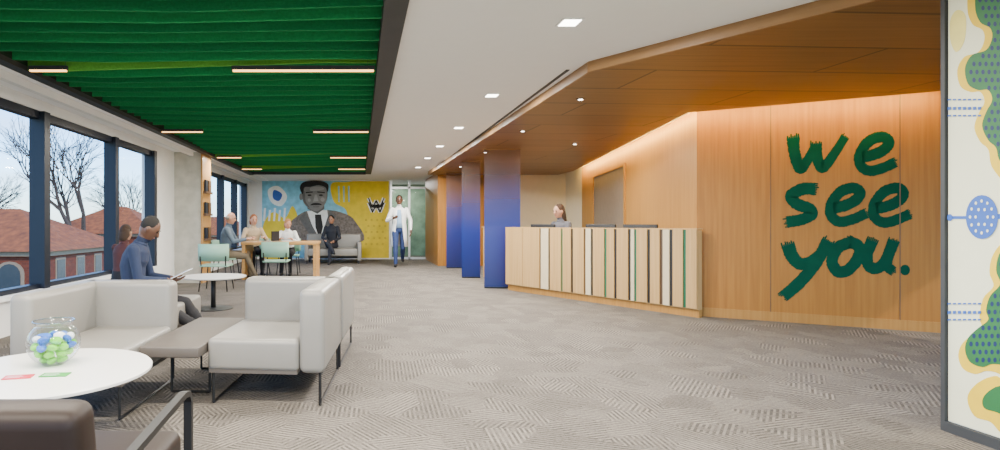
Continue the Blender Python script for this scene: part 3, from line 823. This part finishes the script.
# ------------------------------------------------------------------ people
def ik(a, b, l1, l2, pole):
    a = V(a); b = V(b); d = b - a; L = d.length
    if L > (l1 + l2) * .995: b = a + d * ((l1 + l2) * .995 / L); d = b - a; L = d.length
    x = (l1 * l1 - l2 * l2 + L * L) / (2 * L); h = math.sqrt(max(0, l1 * l1 - x * x))
    dn = d.normalized(); p = V(pole); p = (p - dn * p.dot(dn)).normalized()
    return a + dn * x + p * h, b

def loft(lst, side, VV, FF, seg=14):
    n_ = len(lst); base = len(VV)
    for k, (c, rx, ry) in enumerate(lst):
        c = V(c); d = V(lst[min(k + 1, n_ - 1)][0]) - V(lst[max(k - 1, 0)][0]); d.normalize()
        s = V(side) - d * V(side).dot(d)
        if s.length < 1e-3: s = frame_of(d)[0]
        s.normalize(); w = d.cross(s)
        for i in range(seg):
            a = 2 * math.pi * i / seg; VV.append(c + s * rx * math.cos(a) + w * ry * math.sin(a))
    for k in range(n_ - 1):
        for i in range(seg):
            j = (i + 1) % seg; FF.append((base + k * seg + i, base + k * seg + j, base + (k + 1) * seg + j, base + (k + 1) * seg + i))
    FF.append(tuple(base + i for i in range(seg))[::-1]); FF.append(tuple(base + (n_ - 1) * seg + i for i in range(seg)))

def capsule(p0, p1, r0, r1, VV, FF, side=(1, 0, 0), flat=1.0, seg=12):
    p0 = V(p0); p1 = V(p1); d = (p1 - p0).normalized(); L = []
    for a in (80, 55, 25): q = math.radians(a); L.append((p0 - d * r0 * math.sin(q) * min(1, flat + .2), r0 * math.cos(q), r0 * math.cos(q) * flat))
    L.append((p0, r0, r0 * flat)); L.append((p1, r1, r1 * flat))
    for a in (25, 55, 80): q = math.radians(a); L.append((p1 + d * r1 * math.sin(q) * min(1, flat + .2), r1 * math.cos(q), r1 * math.cos(q) * flat))
    loft(L, side, VV, FF, seg)

def ellipsoid(c, ax, VV, FF, n=16, m=10):
    base = len(VV)
    for j in range(m + 1):
        ph = math.pi * j / m
        ph = min(max(ph, .05), math.pi - .05)
        for i in range(n):
            th = 2 * math.pi * i / n
            VV.append(V(c) + ax[0] * math.sin(ph) * math.cos(th) + ax[1] * math.sin(ph) * math.sin(th) + ax[2] * math.cos(ph))
    for j in range(m):
        for i in range(n):
            k = (i + 1) % n; FF.append((base + j * n + i, base + j * n + k, base + (j + 1) * n + k, base + (j + 1) * n + i))
    FF.append(tuple(base + i for i in range(n))); FF.append(tuple(base + m * n + i for i in range(n))[::-1])

def person(label, loc, rz, S, hip, lean, hands, feet, cols, hair, hairmat, headpitch=0, headturn=0, coat=None, kneepole=(0, 1, .3), elbowpole=None, voxel=.010, curl=.5, sleeves=True, palmdir=None, slump=0):
    skin, shirt, pants, shoe = cols
    r = root('person', loc, rz); tag(r, label, 'person')
    VV, FF, seg = [], [], []
    def cap(p0, p1, r0, r1, m, **k):
        capsule(p0, p1, r0, r1, VV, FF, **k); seg.append((V(p0), V(p1), (r0 + r1) / 2, m))
    le = math.radians(lean)
    lu = math.radians(lean + slump)
    t = V((0, math.sin(lu), math.cos(lu))); t1 = V((0, math.sin(le * (.6 if not slump else 1)), math.cos(le * (.6 if not slump else 1))))
    P = V((0, 0, hip)); X = V((1, 0, 0))
    W = P + t1 * .15; Cc = W + (t + t1).normalized() * .18; SH = Cc + t * .12; NB = SH + t * .06
    tor = [(P - t1 * .10, .11, .09), (P - t1 * .05, .155, .115), (P + t1 * .02, .165, .12), (W, .14, .105), (Cc - t * .05, .155, .115), (Cc + t * .03, .172, .12), (SH, .155, .10), (SH + t * .04, .10, .075), (NB, .06, .06), (NB + t * .02, .03, .03)]
    loft(tor, (1, 0, 0), VV, FF, 20)
    seg += [(P - t1 * .1, P + t1 * .05, .14, 2), (P + t1 * .09, Cc, .13, 1), (Cc, SH + t * .02, .13, 1)]
    hd = math.radians(headpitch); tn = math.radians(headturn)
    fh = V((-math.sin(tn) * math.cos(hd), math.cos(tn) * math.cos(hd), -math.sin(hd)))
    sh = V((math.cos(tn), math.sin(tn), 0)); uh = sh.cross(fh)
    HC = NB + t * .06 + uh * .10 + V((0, 1, 0)) * .01
    cap(NB - t * .02, HC - uh * .05 - fh * .015, .056, .05, 0)
    seg[-1] = (NB + t * .035, HC - uh * .05, .045, 0)
    ellipsoid(HC, (sh * .073, fh * .092, uh * .115), VV, FF, 20, 14)
    ellipsoid(HC - uh * .055 + fh * .022, (sh * .054, fh * .062, uh * .058), VV, FF)
    ellipsoid(HC - uh * .10 + fh * .052, (sh * .024, fh * .024, uh * .016), VV, FF)
    seg.append((HC - uh * .06, HC + uh * .03, .08, 0))
    cap(HC + fh * .088 + uh * .015, HC + fh * .106 - uh * .022, .008, .013, 0)
    for s in (-1, 1):
        ellipsoid(HC + sh * s * .075 - uh * .005, (sh * .012, fh * .020, uh * .032), VV, FF, 10, 8)
    for i, s in enumerate((-1, 1)):
        so = SH + X * s * .165
        ep = elbowpole[i] if elbowpole else (s * .6, -.5, -.6)
        el, wr = ik(so, hands[i], .285, .255, ep)
        fm = 1 if sleeves else 0
        cap(so, el, .056, .044, 1); cap(el, wr, .042, .030 if sleeves else .027, fm)
        seg[-1] = (el, wr - (wr - el) * .06, .036, fm)
        d = (wr - el).normalized()
        pn = V(palmdir[i]) if palmdir else V((-s, 0, -.2)); pn = (pn - d * pn.dot(d)).normalized(); wd = d.cross(pn)
        pc = wr + d * .085
        cap(wr, pc, .026, .038, 0, side=wd, flat=.42)
        for k in range(4):
            ln = (.062, .075, .08, .07)[k]
            off = (k - 1.5) * .0195
            b0 = pc + wd * off
            a1 = curl * .6; a2 = curl * 1.5
            d1 = d * math.cos(a1) + pn * math.sin(a1); d2 = d * math.cos(a2) + pn * math.sin(a2)
            b1 = b0 + d1 * ln * .55; b2 = b1 + d2 * ln * .5
            cap(b0, b1, .0095, .009, 0, seg=8); cap(b1, b2, .009, .008, 0, seg=8)
        ts = 1 if wd.y + wd.z > 0 else -1
        tb_ = wr + d * .03 + wd * ts * .028
        td = (d * .6 + wd * ts * .7 + pn * .3).normalized()
        cap(tb_, tb_ + td * .04, .013, .011, 0, seg=8); cap(tb_ + td * .04, tb_ + td * .04 + (d + pn * .4).normalized() * .03, .011, .009, 0, seg=8)
    for i, s in enumerate((-1, 1)):
        hj = P + X * s * .09 - t1 * .03
        fx, fy, fz, toe = feet[i]
        kp = kneepole[i] if isinstance(kneepole[0], tuple) else kneepole
        kn, an = ik(hj, (fx, fy, fz + .08), .43, .41, kp)
        cap(hj, kn, .088, .060, 2); cap(kn, an, .058, .042, 2)
        mid = kn + (an - kn) * .3; cap(mid, mid + (an - kn) * .15, .060, .056, 2)
        ty = math.radians(toe); td = V((math.sin(ty), math.cos(ty), 0))
        hb = V((an.x, an.y, an.z - .038))
        cap(hb - td * .04, hb + td * .15 - V((0, 0, .008)), .042, .034, 3, side=td.cross(V((0, 0, 1))), flat=.9)
        seg[-1] = (hb - td * .04 - V((0, 0, .01)), hb + td * .16, .046, 3)
    VV = [v * S for v in VV]
    me = bpy.data.meshes.new('tmp'); me.from_pydata([tuple(v) for v in VV], [], FF)
    bm = bmesh.new(); bm.from_mesh(me); bmesh.ops.recalc_face_normals(bm, faces=bm.faces); bm.to_mesh(me); bm.free()
    tmp = bpy.data.objects.new('tmp', me); COL.objects.link(tmp)
    rm = tmp.modifiers.new('r', 'REMESH'); rm.mode = 'VOXEL'; rm.voxel_size = voxel * S
    sm = tmp.modifiers.new('s', 'SMOOTH'); sm.factor = .5; sm.iterations = 2
    dg = bpy.context.evaluated_depsgraph_get(); dg.update()
    nm = bpy.data.meshes.new_from_object(tmp.evaluated_get(dg)); nm.name = 'body'
    bpy.data.objects.remove(tmp)
    nm.materials.clear()
    for m in (skin, shirt, pants, shoe): nm.materials.append(m)
    cen = np.zeros(len(nm.polygons) * 3); nm.polygons.foreach_get('center', cen); cen = cen.reshape(-1, 3) / S
    best = np.full(len(cen), 1e9); mi = np.zeros(len(cen), dtype=np.int32)
    for p0, p1, rad, m_ in seg:
        a = np.array(p0); b = np.array(p1); ab = b - a; L = max(ab.dot(ab), 1e-9)
        tt = np.clip(((cen - a) @ ab) / L, 0, 1); dist = np.linalg.norm(cen - (a + tt[:, None] * ab), axis=1) - rad
        k = dist < best; best[k] = dist[k]; mi[k] = m_
    nm.polygons.foreach_set('material_index', mi)
    nm.polygons.foreach_set('use_smooth', np.ones(len(cen), dtype=bool))
    b = bpy.data.objects.new('body', nm); COL.objects.link(b); b.parent = r
    hv, hf = [], []
    if hair == 'short':
        ellipsoid(HC + uh * .030 - fh * .018, (sh * .078, fh * .088, uh * .096), hv, hf, 20, 12)
    elif hair != 'bald':
        ellipsoid(HC + uh * .028 - fh * .020, (sh * .081, fh * .090, uh * .102), hv, hf, 20, 12)
        if hair == 'bob' or hair == 'long':
            ln = .10 if hair == 'bob' else .20
            loft([(HC + uh * .05 - fh * .03, .08, .075), (HC - uh * .04 - fh * .04, .088, .065), (HC - uh * ln - fh * .055, .075, .045), (HC - uh * (ln + .03) - fh * .055, .04, .03)], sh, hv, hf)
    else:
        ellipsoid(HC - fh * .022, (sh * .080, fh * .083, uh * .06), hv, hf, 20, 10)
    mobj('hair', [v * S for v in hv], hf, hairmat, r, smooth=True)
    for s in (-1, 1):
        ev, ef = [], []; ellipsoid(HC + fh * .083 + sh * s * .030 + uh * .012, (sh * .013, fh * .008, uh * .007), ev, ef, 10, 6)
        mobj('eye', [v * S for v in ev], ef, M['eye'], r, smooth=True)
        ev, ef = [], []; ellipsoid(HC + fh * .084 + sh * s * .031 + uh * .031, (sh * .018, fh * .007, uh * .004), ev, ef, 10, 6)
        mobj('eyebrow', [v * S for v in ev], ef, hairmat, r, smooth=True)
    ev, ef = [], []; ellipsoid(HC + fh * .084 - uh * .052, (sh * .022, fh * .007, uh * .006), ev, ef, 10, 6)
    mobj('mouth', [v * S for v in ev], ef, M['lip'], r, smooth=True)
    cv, cf = [], []; ns = 16
    for (c, rr_) in ((NB - t * .012, .070), (NB + t * .018, .062)):
        for i in range(ns): a = 2 * math.pi * i / ns; cv.append((c + X * rr_ * math.cos(a) + X.cross(t) * -rr_ * math.sin(a)) * S)
    for i in range(ns): cf.append((i, (i + 1) % ns, ns + (i + 1) % ns, ns + i))
    o = mobj('collar', cv, cf, shirt, r, smooth=True); so_ = o.modifiers.new('s', 'SOLIDIFY'); so_.thickness = .006
    if coat:
        rings = [(SH + t * .015, .165, .120), (Cc, .178, .140), (W, .162, .134), (P, .178, .145), (P - t1 * .2, .188, .155), (P - t1 * .42, .205, .175)]
        cv, cf = [], []; ns = 22; gaps_ = [14, 18, 22, 28, 34, 40]
        for (c, rx, ry), g in zip(rings, gaps_):
            gap = math.radians(g)
            for i in range(ns + 1):
                a = math.pi / 2 + gap + (2 * math.pi - 2 * gap) * i / ns
                cv.append((c + X * rx * math.cos(a) + V((0, 1, 0)) * ry * math.sin(a)) * S)
        for k in range(len(rings) - 1):
            for i in range(ns): cf.append((k * (ns + 1) + i, k * (ns + 1) + i + 1, (k + 1) * (ns + 1) + i + 1, (k + 1) * (ns + 1) + i))
        o = mobj('coat', cv, cf, coat, r, smooth=True); so_ = o.modifiers.new('s', 'SOLIDIFY'); so_.thickness = .008
        sv, sf = [], []; loft([(P + t1 * .02 + V((0, .012, 0)), .158, .118), (W + V((0, .012, 0)), .138, .108), (Cc + V((0, .012, 0)), .165, .12), (SH + V((0, .010, 0)), .10, .10)], X, sv, sf)
        mobj('shirt', [v * S for v in sv], sf, lblue, r, smooth=True)
    return r

def cloth(name, c): return pmat(name, c, .85, var=.08, scale=20, bump=.1)
navyc = cloth('navy_shirt', (.009, .018, .052)); darkp = cloth('dark_trousers', (.007, .007, .010)); blk = cloth('black_shoe', (.008, .007, .007))
khaki = cloth('khaki', (.14, .11, .07)); bluegrey = cloth('blue_grey_shirt', (.09, .13, .18)); whitec = cloth('white_cloth', (.72, .72, .71)); greyc = cloth('grey_knit', (.08, .08, .10))
suit = cloth('dark_suit', (.010, .012, .020)); peach = cloth('cream_top', (.46, .35, .23)); burg = cloth('maroon_top', (.06, .016, .016)); lblue = cloth('light_blue_shirt', (.24, .36, .52)); bluep = cloth('blue_trousers', (.012, .028, .10))
hb_ = cloth('black_hair', (.008, .006, .005)); hbr = cloth('brown_hair', (.04, .02, .01)); hbl = cloth('blond_hair', (.32, .15, .05)); hgr = cloth('grey_hair', (.25, .235, .21)); hred = cloth('auburn_hair', (.22, .07, .02))
DN = [(0, 0, -1), (0, 0, -1)]
person('seated woman in navy blouse and dark trousers looking at tablet', (-1.88, 4.72, 0), math.radians(-84), .88,
       .385 / .88 + .075, -12, [(-.10, .30, .66), (.10, .30, .66)], [(-.12, .66, .0, -5), (.10, .78, .0, 5)], (M['skinD'], navyc, darkp, blk), 'short', hb_, headpitch=36, voxel=.008, curl=.5, elbowpole=[(-.4, -.3, -1), (.4, -.3, -1)], palmdir=[(0.3, .2, 1), (-.3, .2, 1)], slump=30)
tb = root('tablet_computer', (-1.56, 4.69, .605), math.radians(-84)); tag(tb, 'white tablet held in the hands of the woman in blue', 'tablet')
o = box('case', (-.10, -.005, -.006), (.10, .15, .0), M['whitew'], tb, .002); o.rotation_euler = (math.radians(26), 0, 0)
o = box('display', (-.09, .003, .0), (.09, .142, .002), M['bluew'], tb); o.rotation_euler = (math.radians(26), 0, 0)
person('seated woman with dark hair in maroon top facing the window', (-2.66, 6.25, 0), math.radians(-20), .76,
       .385 / .76 + .08, 8, [(-.12, .36, .62), (.12, .36, .62)], [(-.10, .52, 0, 0), (.10, .52, 0, 0)], (M['skinM'], burg, darkp, blk), 'bob', hbr, headpitch=10, palmdir=DN)
person('seated grey haired man in blue grey shirt and khaki trousers', (-2.56, 10.6, 0), math.radians(-84), .98,
       .41 / .98 + .10, 10, [(-.16, .42, .78), (.16, .42, .78)], [(-.12, .48, 0, 0), (.12, .60, 0, 0)], (M['skinL'], bluegrey, khaki, blk), 'bald', hgr, headpitch=12, palmdir=DN)
person('seated woman with auburn hair in cream top at table', (-2.25, 11.72, 0), math.radians(180 + 25), .95,
       .41 / .95 + .10, 10, [(-.15, .40, .81), (.15, .40, .81)], [(-.1, .45, 0, 0), (.1, .45, 0, 0)], (M['skinL'], peach, darkp, blk), 'bob', hred, headpitch=10, palmdir=DN)
person('seated blond woman in white shirt reading at the table', (-1.5, 11.72, 0), math.radians(180), .86,
       .41 / .86 + .10, 18, [(-.15, .42, .86), (.15, .42, .86)], [(-.1, .45, 0, 0), (.1, .45, 0, 0)], (M['skinL'], whitec, darkp, blk), 'bob', hbl, headpitch=22, headturn=25, palmdir=DN)
person('seated man in dark suit with crossed legs on the grey sofa', (-.75, 15.0, 0), math.radians(165), 1.0,
       .40 + .10, 4, [(-.14, .30, .60), (.10, .34, .66)], [(-.10, .50, 0, -8), (-.20, .50, .26, -25)], (M['skinM'], suit, suit, blk), 'short', hb_, headpitch=12, kneepole=((0, 1, .3), (.5, .5, 1)), palmdir=DN)
person('walking doctor in open white coat and light blue shirt', (.98, 14.0, 0), math.radians(176), 1.06,
       .88, 3, [(-.27, .14, .84), (.14, .26, 1.12)], [(-.08, -.30, .08, -3), (.08, .30, 0, 3)], (M['skinD'], whitec, bluep, blk), 'short', hb_, coat=whitec, kneepole=(0, 1, 0), palmdir=[(1, 0, 0), (-.2, -.6, .6)])
person('receptionist with long brown hair in grey knit behind the desk', (3.36, 9.25, 0), math.radians(112), .98,
       .62, 8, [(-.16, .36, .82), (.16, .36, .82)], [(-.1, .40, 0, 0), (.1, .40, 0, 0)], (M['skinL'], greyc, darkp, blk), 'long', hbr, headpitch=12, palmdir=DN)
oc = root('office_chair', (3.36, 9.25, 0), math.radians(112)); tag(oc, 'black swivel office chair under the receptionist', 'chair')
box('seat', (-.22, -.2, .42), (.22, .22, .50), M['black'], oc, .015)
box('backrest', (-.2, -.26, .52), (.2, -.22, .85), M['black'], oc, .015)
tube('post', [(0, 0, .06), (0, 0, .43)], .025, M['chrome'], oc)
bars('star_base', [((0, 0, .05), (.26 * math.cos(a), .26 * math.sin(a), .02)) for a in [k * 2 * math.pi / 5 for k in range(5)]], .025, M['black'], oc)
lp = root('laptop', (-1.75, 10.95, .71), math.radians(70)); tag(lp, 'open silver laptop on the maple communal table', 'laptop')
box('keyboard_base', (-.15, -.1, 0), (.15, .1, .012), M['chrome'], lp)
box('screen', (-.15, -.115, .012), (.15, -.10, .2), M['black'], lp)
pb = root('magazine', (-1.45, 11.2, .71), .2); box('pages', (-.1, -.13, 0), (.1, .13, .008), M['whitew'], pb); tag(pb, 'open white magazine on the communal table', 'magazine')

# ------------------------------------------------------------------ exterior
gd = box('ground', (-160, -60, -8.2), (-4.5, 220, -8), M['ground']); tag(gd, 'dry winter lawn around the brick buildings', 'ground')
def building(loc, sx, sy, ztop, roofh, label, wins):
    r = root('brick_building', loc); tag(r, label, 'building')
    box('wall', (0, 0, -8), (sx, sy, ztop), M['brick'], r)
    e = .6; v = [(-e, -e, ztop), (sx + e, -e, ztop), (sx + e, sy + e, ztop), (-e, sy + e, ztop), (sy * .45, sy / 2, ztop + roofh), (sx - sy * .45, sy / 2, ztop + roofh)]
    mobj('roof', v, [(0, 1, 5, 4), (1, 2, 5), (2, 3, 4, 5), (3, 0, 4), (3, 2, 1, 0)], M['roof'], r)
    box('cornice', (-.3, -.3, ztop - .35), (sx + .3, sy + .3, ztop - .02), M['trimw'], r)
    box('chimney', (sx * .42, sy * .42, ztop), (sx * .42 + 1.0, sy * .42 + 1.0, ztop + roofh + .7), M['brick'], r)
    for (x, zb, w, h) in wins:
        pts = [(x - w / 2, zb), (x + w / 2, zb)] + [(x + w / 2 * math.cos(a), zb + h + w / 2 * math.sin(a)) for a in [math.pi * k / 8 for k in range(9)]]
        poly_plane('window_surround', [(x + (p[0] - x) * 1.3, zb + (p[1] - zb) * 1.08) for p in pts], 'Y', -.0, .08, M['trimw'], r)
        poly_plane('window', pts, 'Y', -.08, .06, M['dglass'], r)
    for k in range(int(sy // 3)):
        y0 = 1.5 + k * 3
        for zb in (-3.6, -7.2):
            box('window', (sx, y0, zb), (sx + .08, y0 + 1.1, zb + 2.0), M['dglass'], r)
            box('window_surround', (sx, y0 - .12, zb - .2), (sx + .05, y0 + 1.22, zb + 2.15), M['trimw'], r)
building((-44, 40, 0), 21.5, 12, -.9, 3.2, 'red brick building with hipped terracotta roof and arched windows', [(2 + k * 3.4, -4.0, 1.6, 1.4) for k in range(6)] + [(2 + k * 3.4, -8, 1.5, 1.6) for k in range(6)])
building((-38, 67, 0), 13, 12, -.1, 3.4, 'second red brick building with terracotta roof behind trees', [(1.5 + k * 2.5, -4.4, 1.2, 1.8) for k in range(5)] + [(1.5 + k * 2.5, -8, 1.2, 1.6) for k in range(5)])
building((-50, 104, 0), 30, 14, -1.0, 3.5, 'distant brick building with low brown roof', [(3 + k * 4, -4.4, 1.4, 1.8) for k in range(6)])

def tree(loc, h, seed, label):
    random.seed(seed); VV, FF = [], []
    def br(p, d, L, r, lev):
        n1 = len(VV); q = p + d * L * .5 + V((random.uniform(-1, 1), random.uniform(-1, 1), 0)) * L * .05; e = p + d * L
        v, f = tubedata([p, q, e], r, 5 if lev < 3 else 3, r * .62)
        VV.extend(v); FF.extend([tuple(i + n1 for i in t) for t in f])
        if lev >= 7: return
        for k in range(2 if lev in (1, 6) else 3):
            a = random.uniform(0, 2 * math.pi); sp = random.uniform(.35, .75) if k else random.uniform(.1, .35)
            u, w = frame_of(d); nd = (d * math.cos(sp) + (u * math.cos(a) + w * math.sin(a)) * math.sin(sp)); nd.z += .08; nd.normalize()
            br(e if k < 2 else p + d * L * .7, nd, L * random.uniform(.62, .84), max(r * .62, .018), lev + 1)
    br(V((0, 0, 0)), V((0, 0, 1)), h * .27, h * .022, 0)
    o = mobj('bare_tree', VV, FF, M['bark']); o.location = loc; tag(o, label, 'tree')
tree((-29.5, 59.5, -8), 23, 4, 'tall leafless tree standing behind the brick building')
tree((-42, 59.5, -8), 18, 9, 'leafless tree beside the terracotta roof')
tree((-36, 91, -8), 19, 14, 'distant leafless tree among brick buildings')

# ------------------------------------------------------------------ world & lights
w = bpy.data.worlds.new('World'); bpy.context.scene.world = w; w.use_nodes = True
nt = w.node_tree; bg = nt.nodes['Background']
sky = nt.nodes.new('ShaderNodeTexSky'); sky.sky_type = 'NISHITA'; sky.sun_disc = False; sky.sun_elevation = math.radians(42); sky.sun_rotation = math.radians(120); sky.air_density = 1.0; sky.dust_density = .4; sky.ozone_density = 2.5
tcw = nt.nodes.new('ShaderNodeTexCoord'); mpw = nt.nodes.new('ShaderNodeMapping'); mpw.inputs['Scale'].default_value = (1.5, 1.5, 7)
nt.links.new(tcw.outputs['Generated'], mpw.inputs[0])
cn = nt.nodes.new('ShaderNodeTexNoise'); cn.inputs['Scale'].default_value = 2.2; cn.inputs['Detail'].default_value = 6; nt.links.new(mpw.outputs[0], cn.inputs['Vector'])
cr = nt.nodes.new('ShaderNodeValToRGB'); cr.color_ramp.elements[0].position = .48; cr.color_ramp.elements[1].position = .70; nt.links.new(cn.outputs[0], cr.inputs[0])
tint = nt.nodes.new('ShaderNodeMix'); tint.data_type = 'RGBA'; tint.blend_type = 'MULTIPLY'; tint.inputs[0].default_value = 1; tint.inputs[7].default_value = (.60, .83, 1.12, 1)
nt.links.new(sky.outputs[0], tint.inputs[6])
mxw = nt.nodes.new('ShaderNodeMix'); mxw.data_type = 'RGBA'; mxw.inputs[7].default_value = (2.8, 2.85, 2.9, 1)
sc_ = nt.nodes.new('ShaderNodeMath'); sc_.operation = 'MULTIPLY'; sc_.inputs[1].default_value = .6; nt.links.new(cr.outputs[0], sc_.inputs[0])
nt.links.new(sc_.outputs[0], mxw.inputs[0]); nt.links.new(tint.outputs[2], mxw.inputs[6]); nt.links.new(mxw.outputs[2], bg.inputs[0])
bg.inputs[1].default_value = .78
sun = bpy.data.lights.new('sun', 'SUN'); sun.energy = 4.8; sun.color = (1, .88, .70); sun.angle = .02
so = bpy.data.objects.new('sun', sun); COL.objects.link(so); so.rotation_euler = V((-.55, .62, -.62)).to_track_quat('-Z', 'Y').to_euler()

def area(loc, sx, sy, e, col=(1, .96, .90), rot=(0, 0, 0)):
    l = bpy.data.lights.new('fixture_and_fill_light', 'AREA'); l.shape = 'RECTANGLE'; l.size = sx; l.size_y = sy; l.energy = e; l.color = col
    o = bpy.data.objects.new('fixture_and_fill_light', l); COL.objects.link(o); o.location = loc; o.rotation_euler = rot
for y in (3.63, 5.69, 7.6, 9.4, 11.1, 12.9, 1.2, -1.0): area((1.34, y, 2.348), .10, .10, 112)  # the ones above and behind the camera are unseen fill lamps
for Y, a, b in LN: area(((a + b) / 2, Y, 2.262), b - a, .02, 82 * (b - a), (1, .92, .78))  # includes the unseen full-width lamps added as fill near the camera
for p in ((2.17, 5.51), (2.15, 7.4), (2.15, 9.6), (3.3, 8.6)): area((p[0], p[1], 2.268), .04, .04, 46, (1, .90, .72))
area((4.4, 13.2, 2.34), .3, .3, 60)  # bare lamp near the pale wall, no fixture modelled
area((1.4, 17.8, 2.34), .3, .3, 60)  # bare lamp in the corridor past the glass, no fixture modelled

cam = bpy.data.cameras.new('camera'); cam.sensor_width = 36; cam.lens = 20.16; cam.shift_x = .14; cam.shift_y = -.001; cam.clip_end = 600
co = bpy.data.objects.new('camera', cam); COL.objects.link(co); co.location = (0, 0, H); co.rotation_euler = (math.pi / 2, 0, 0)
bpy.context.scene.camera = co
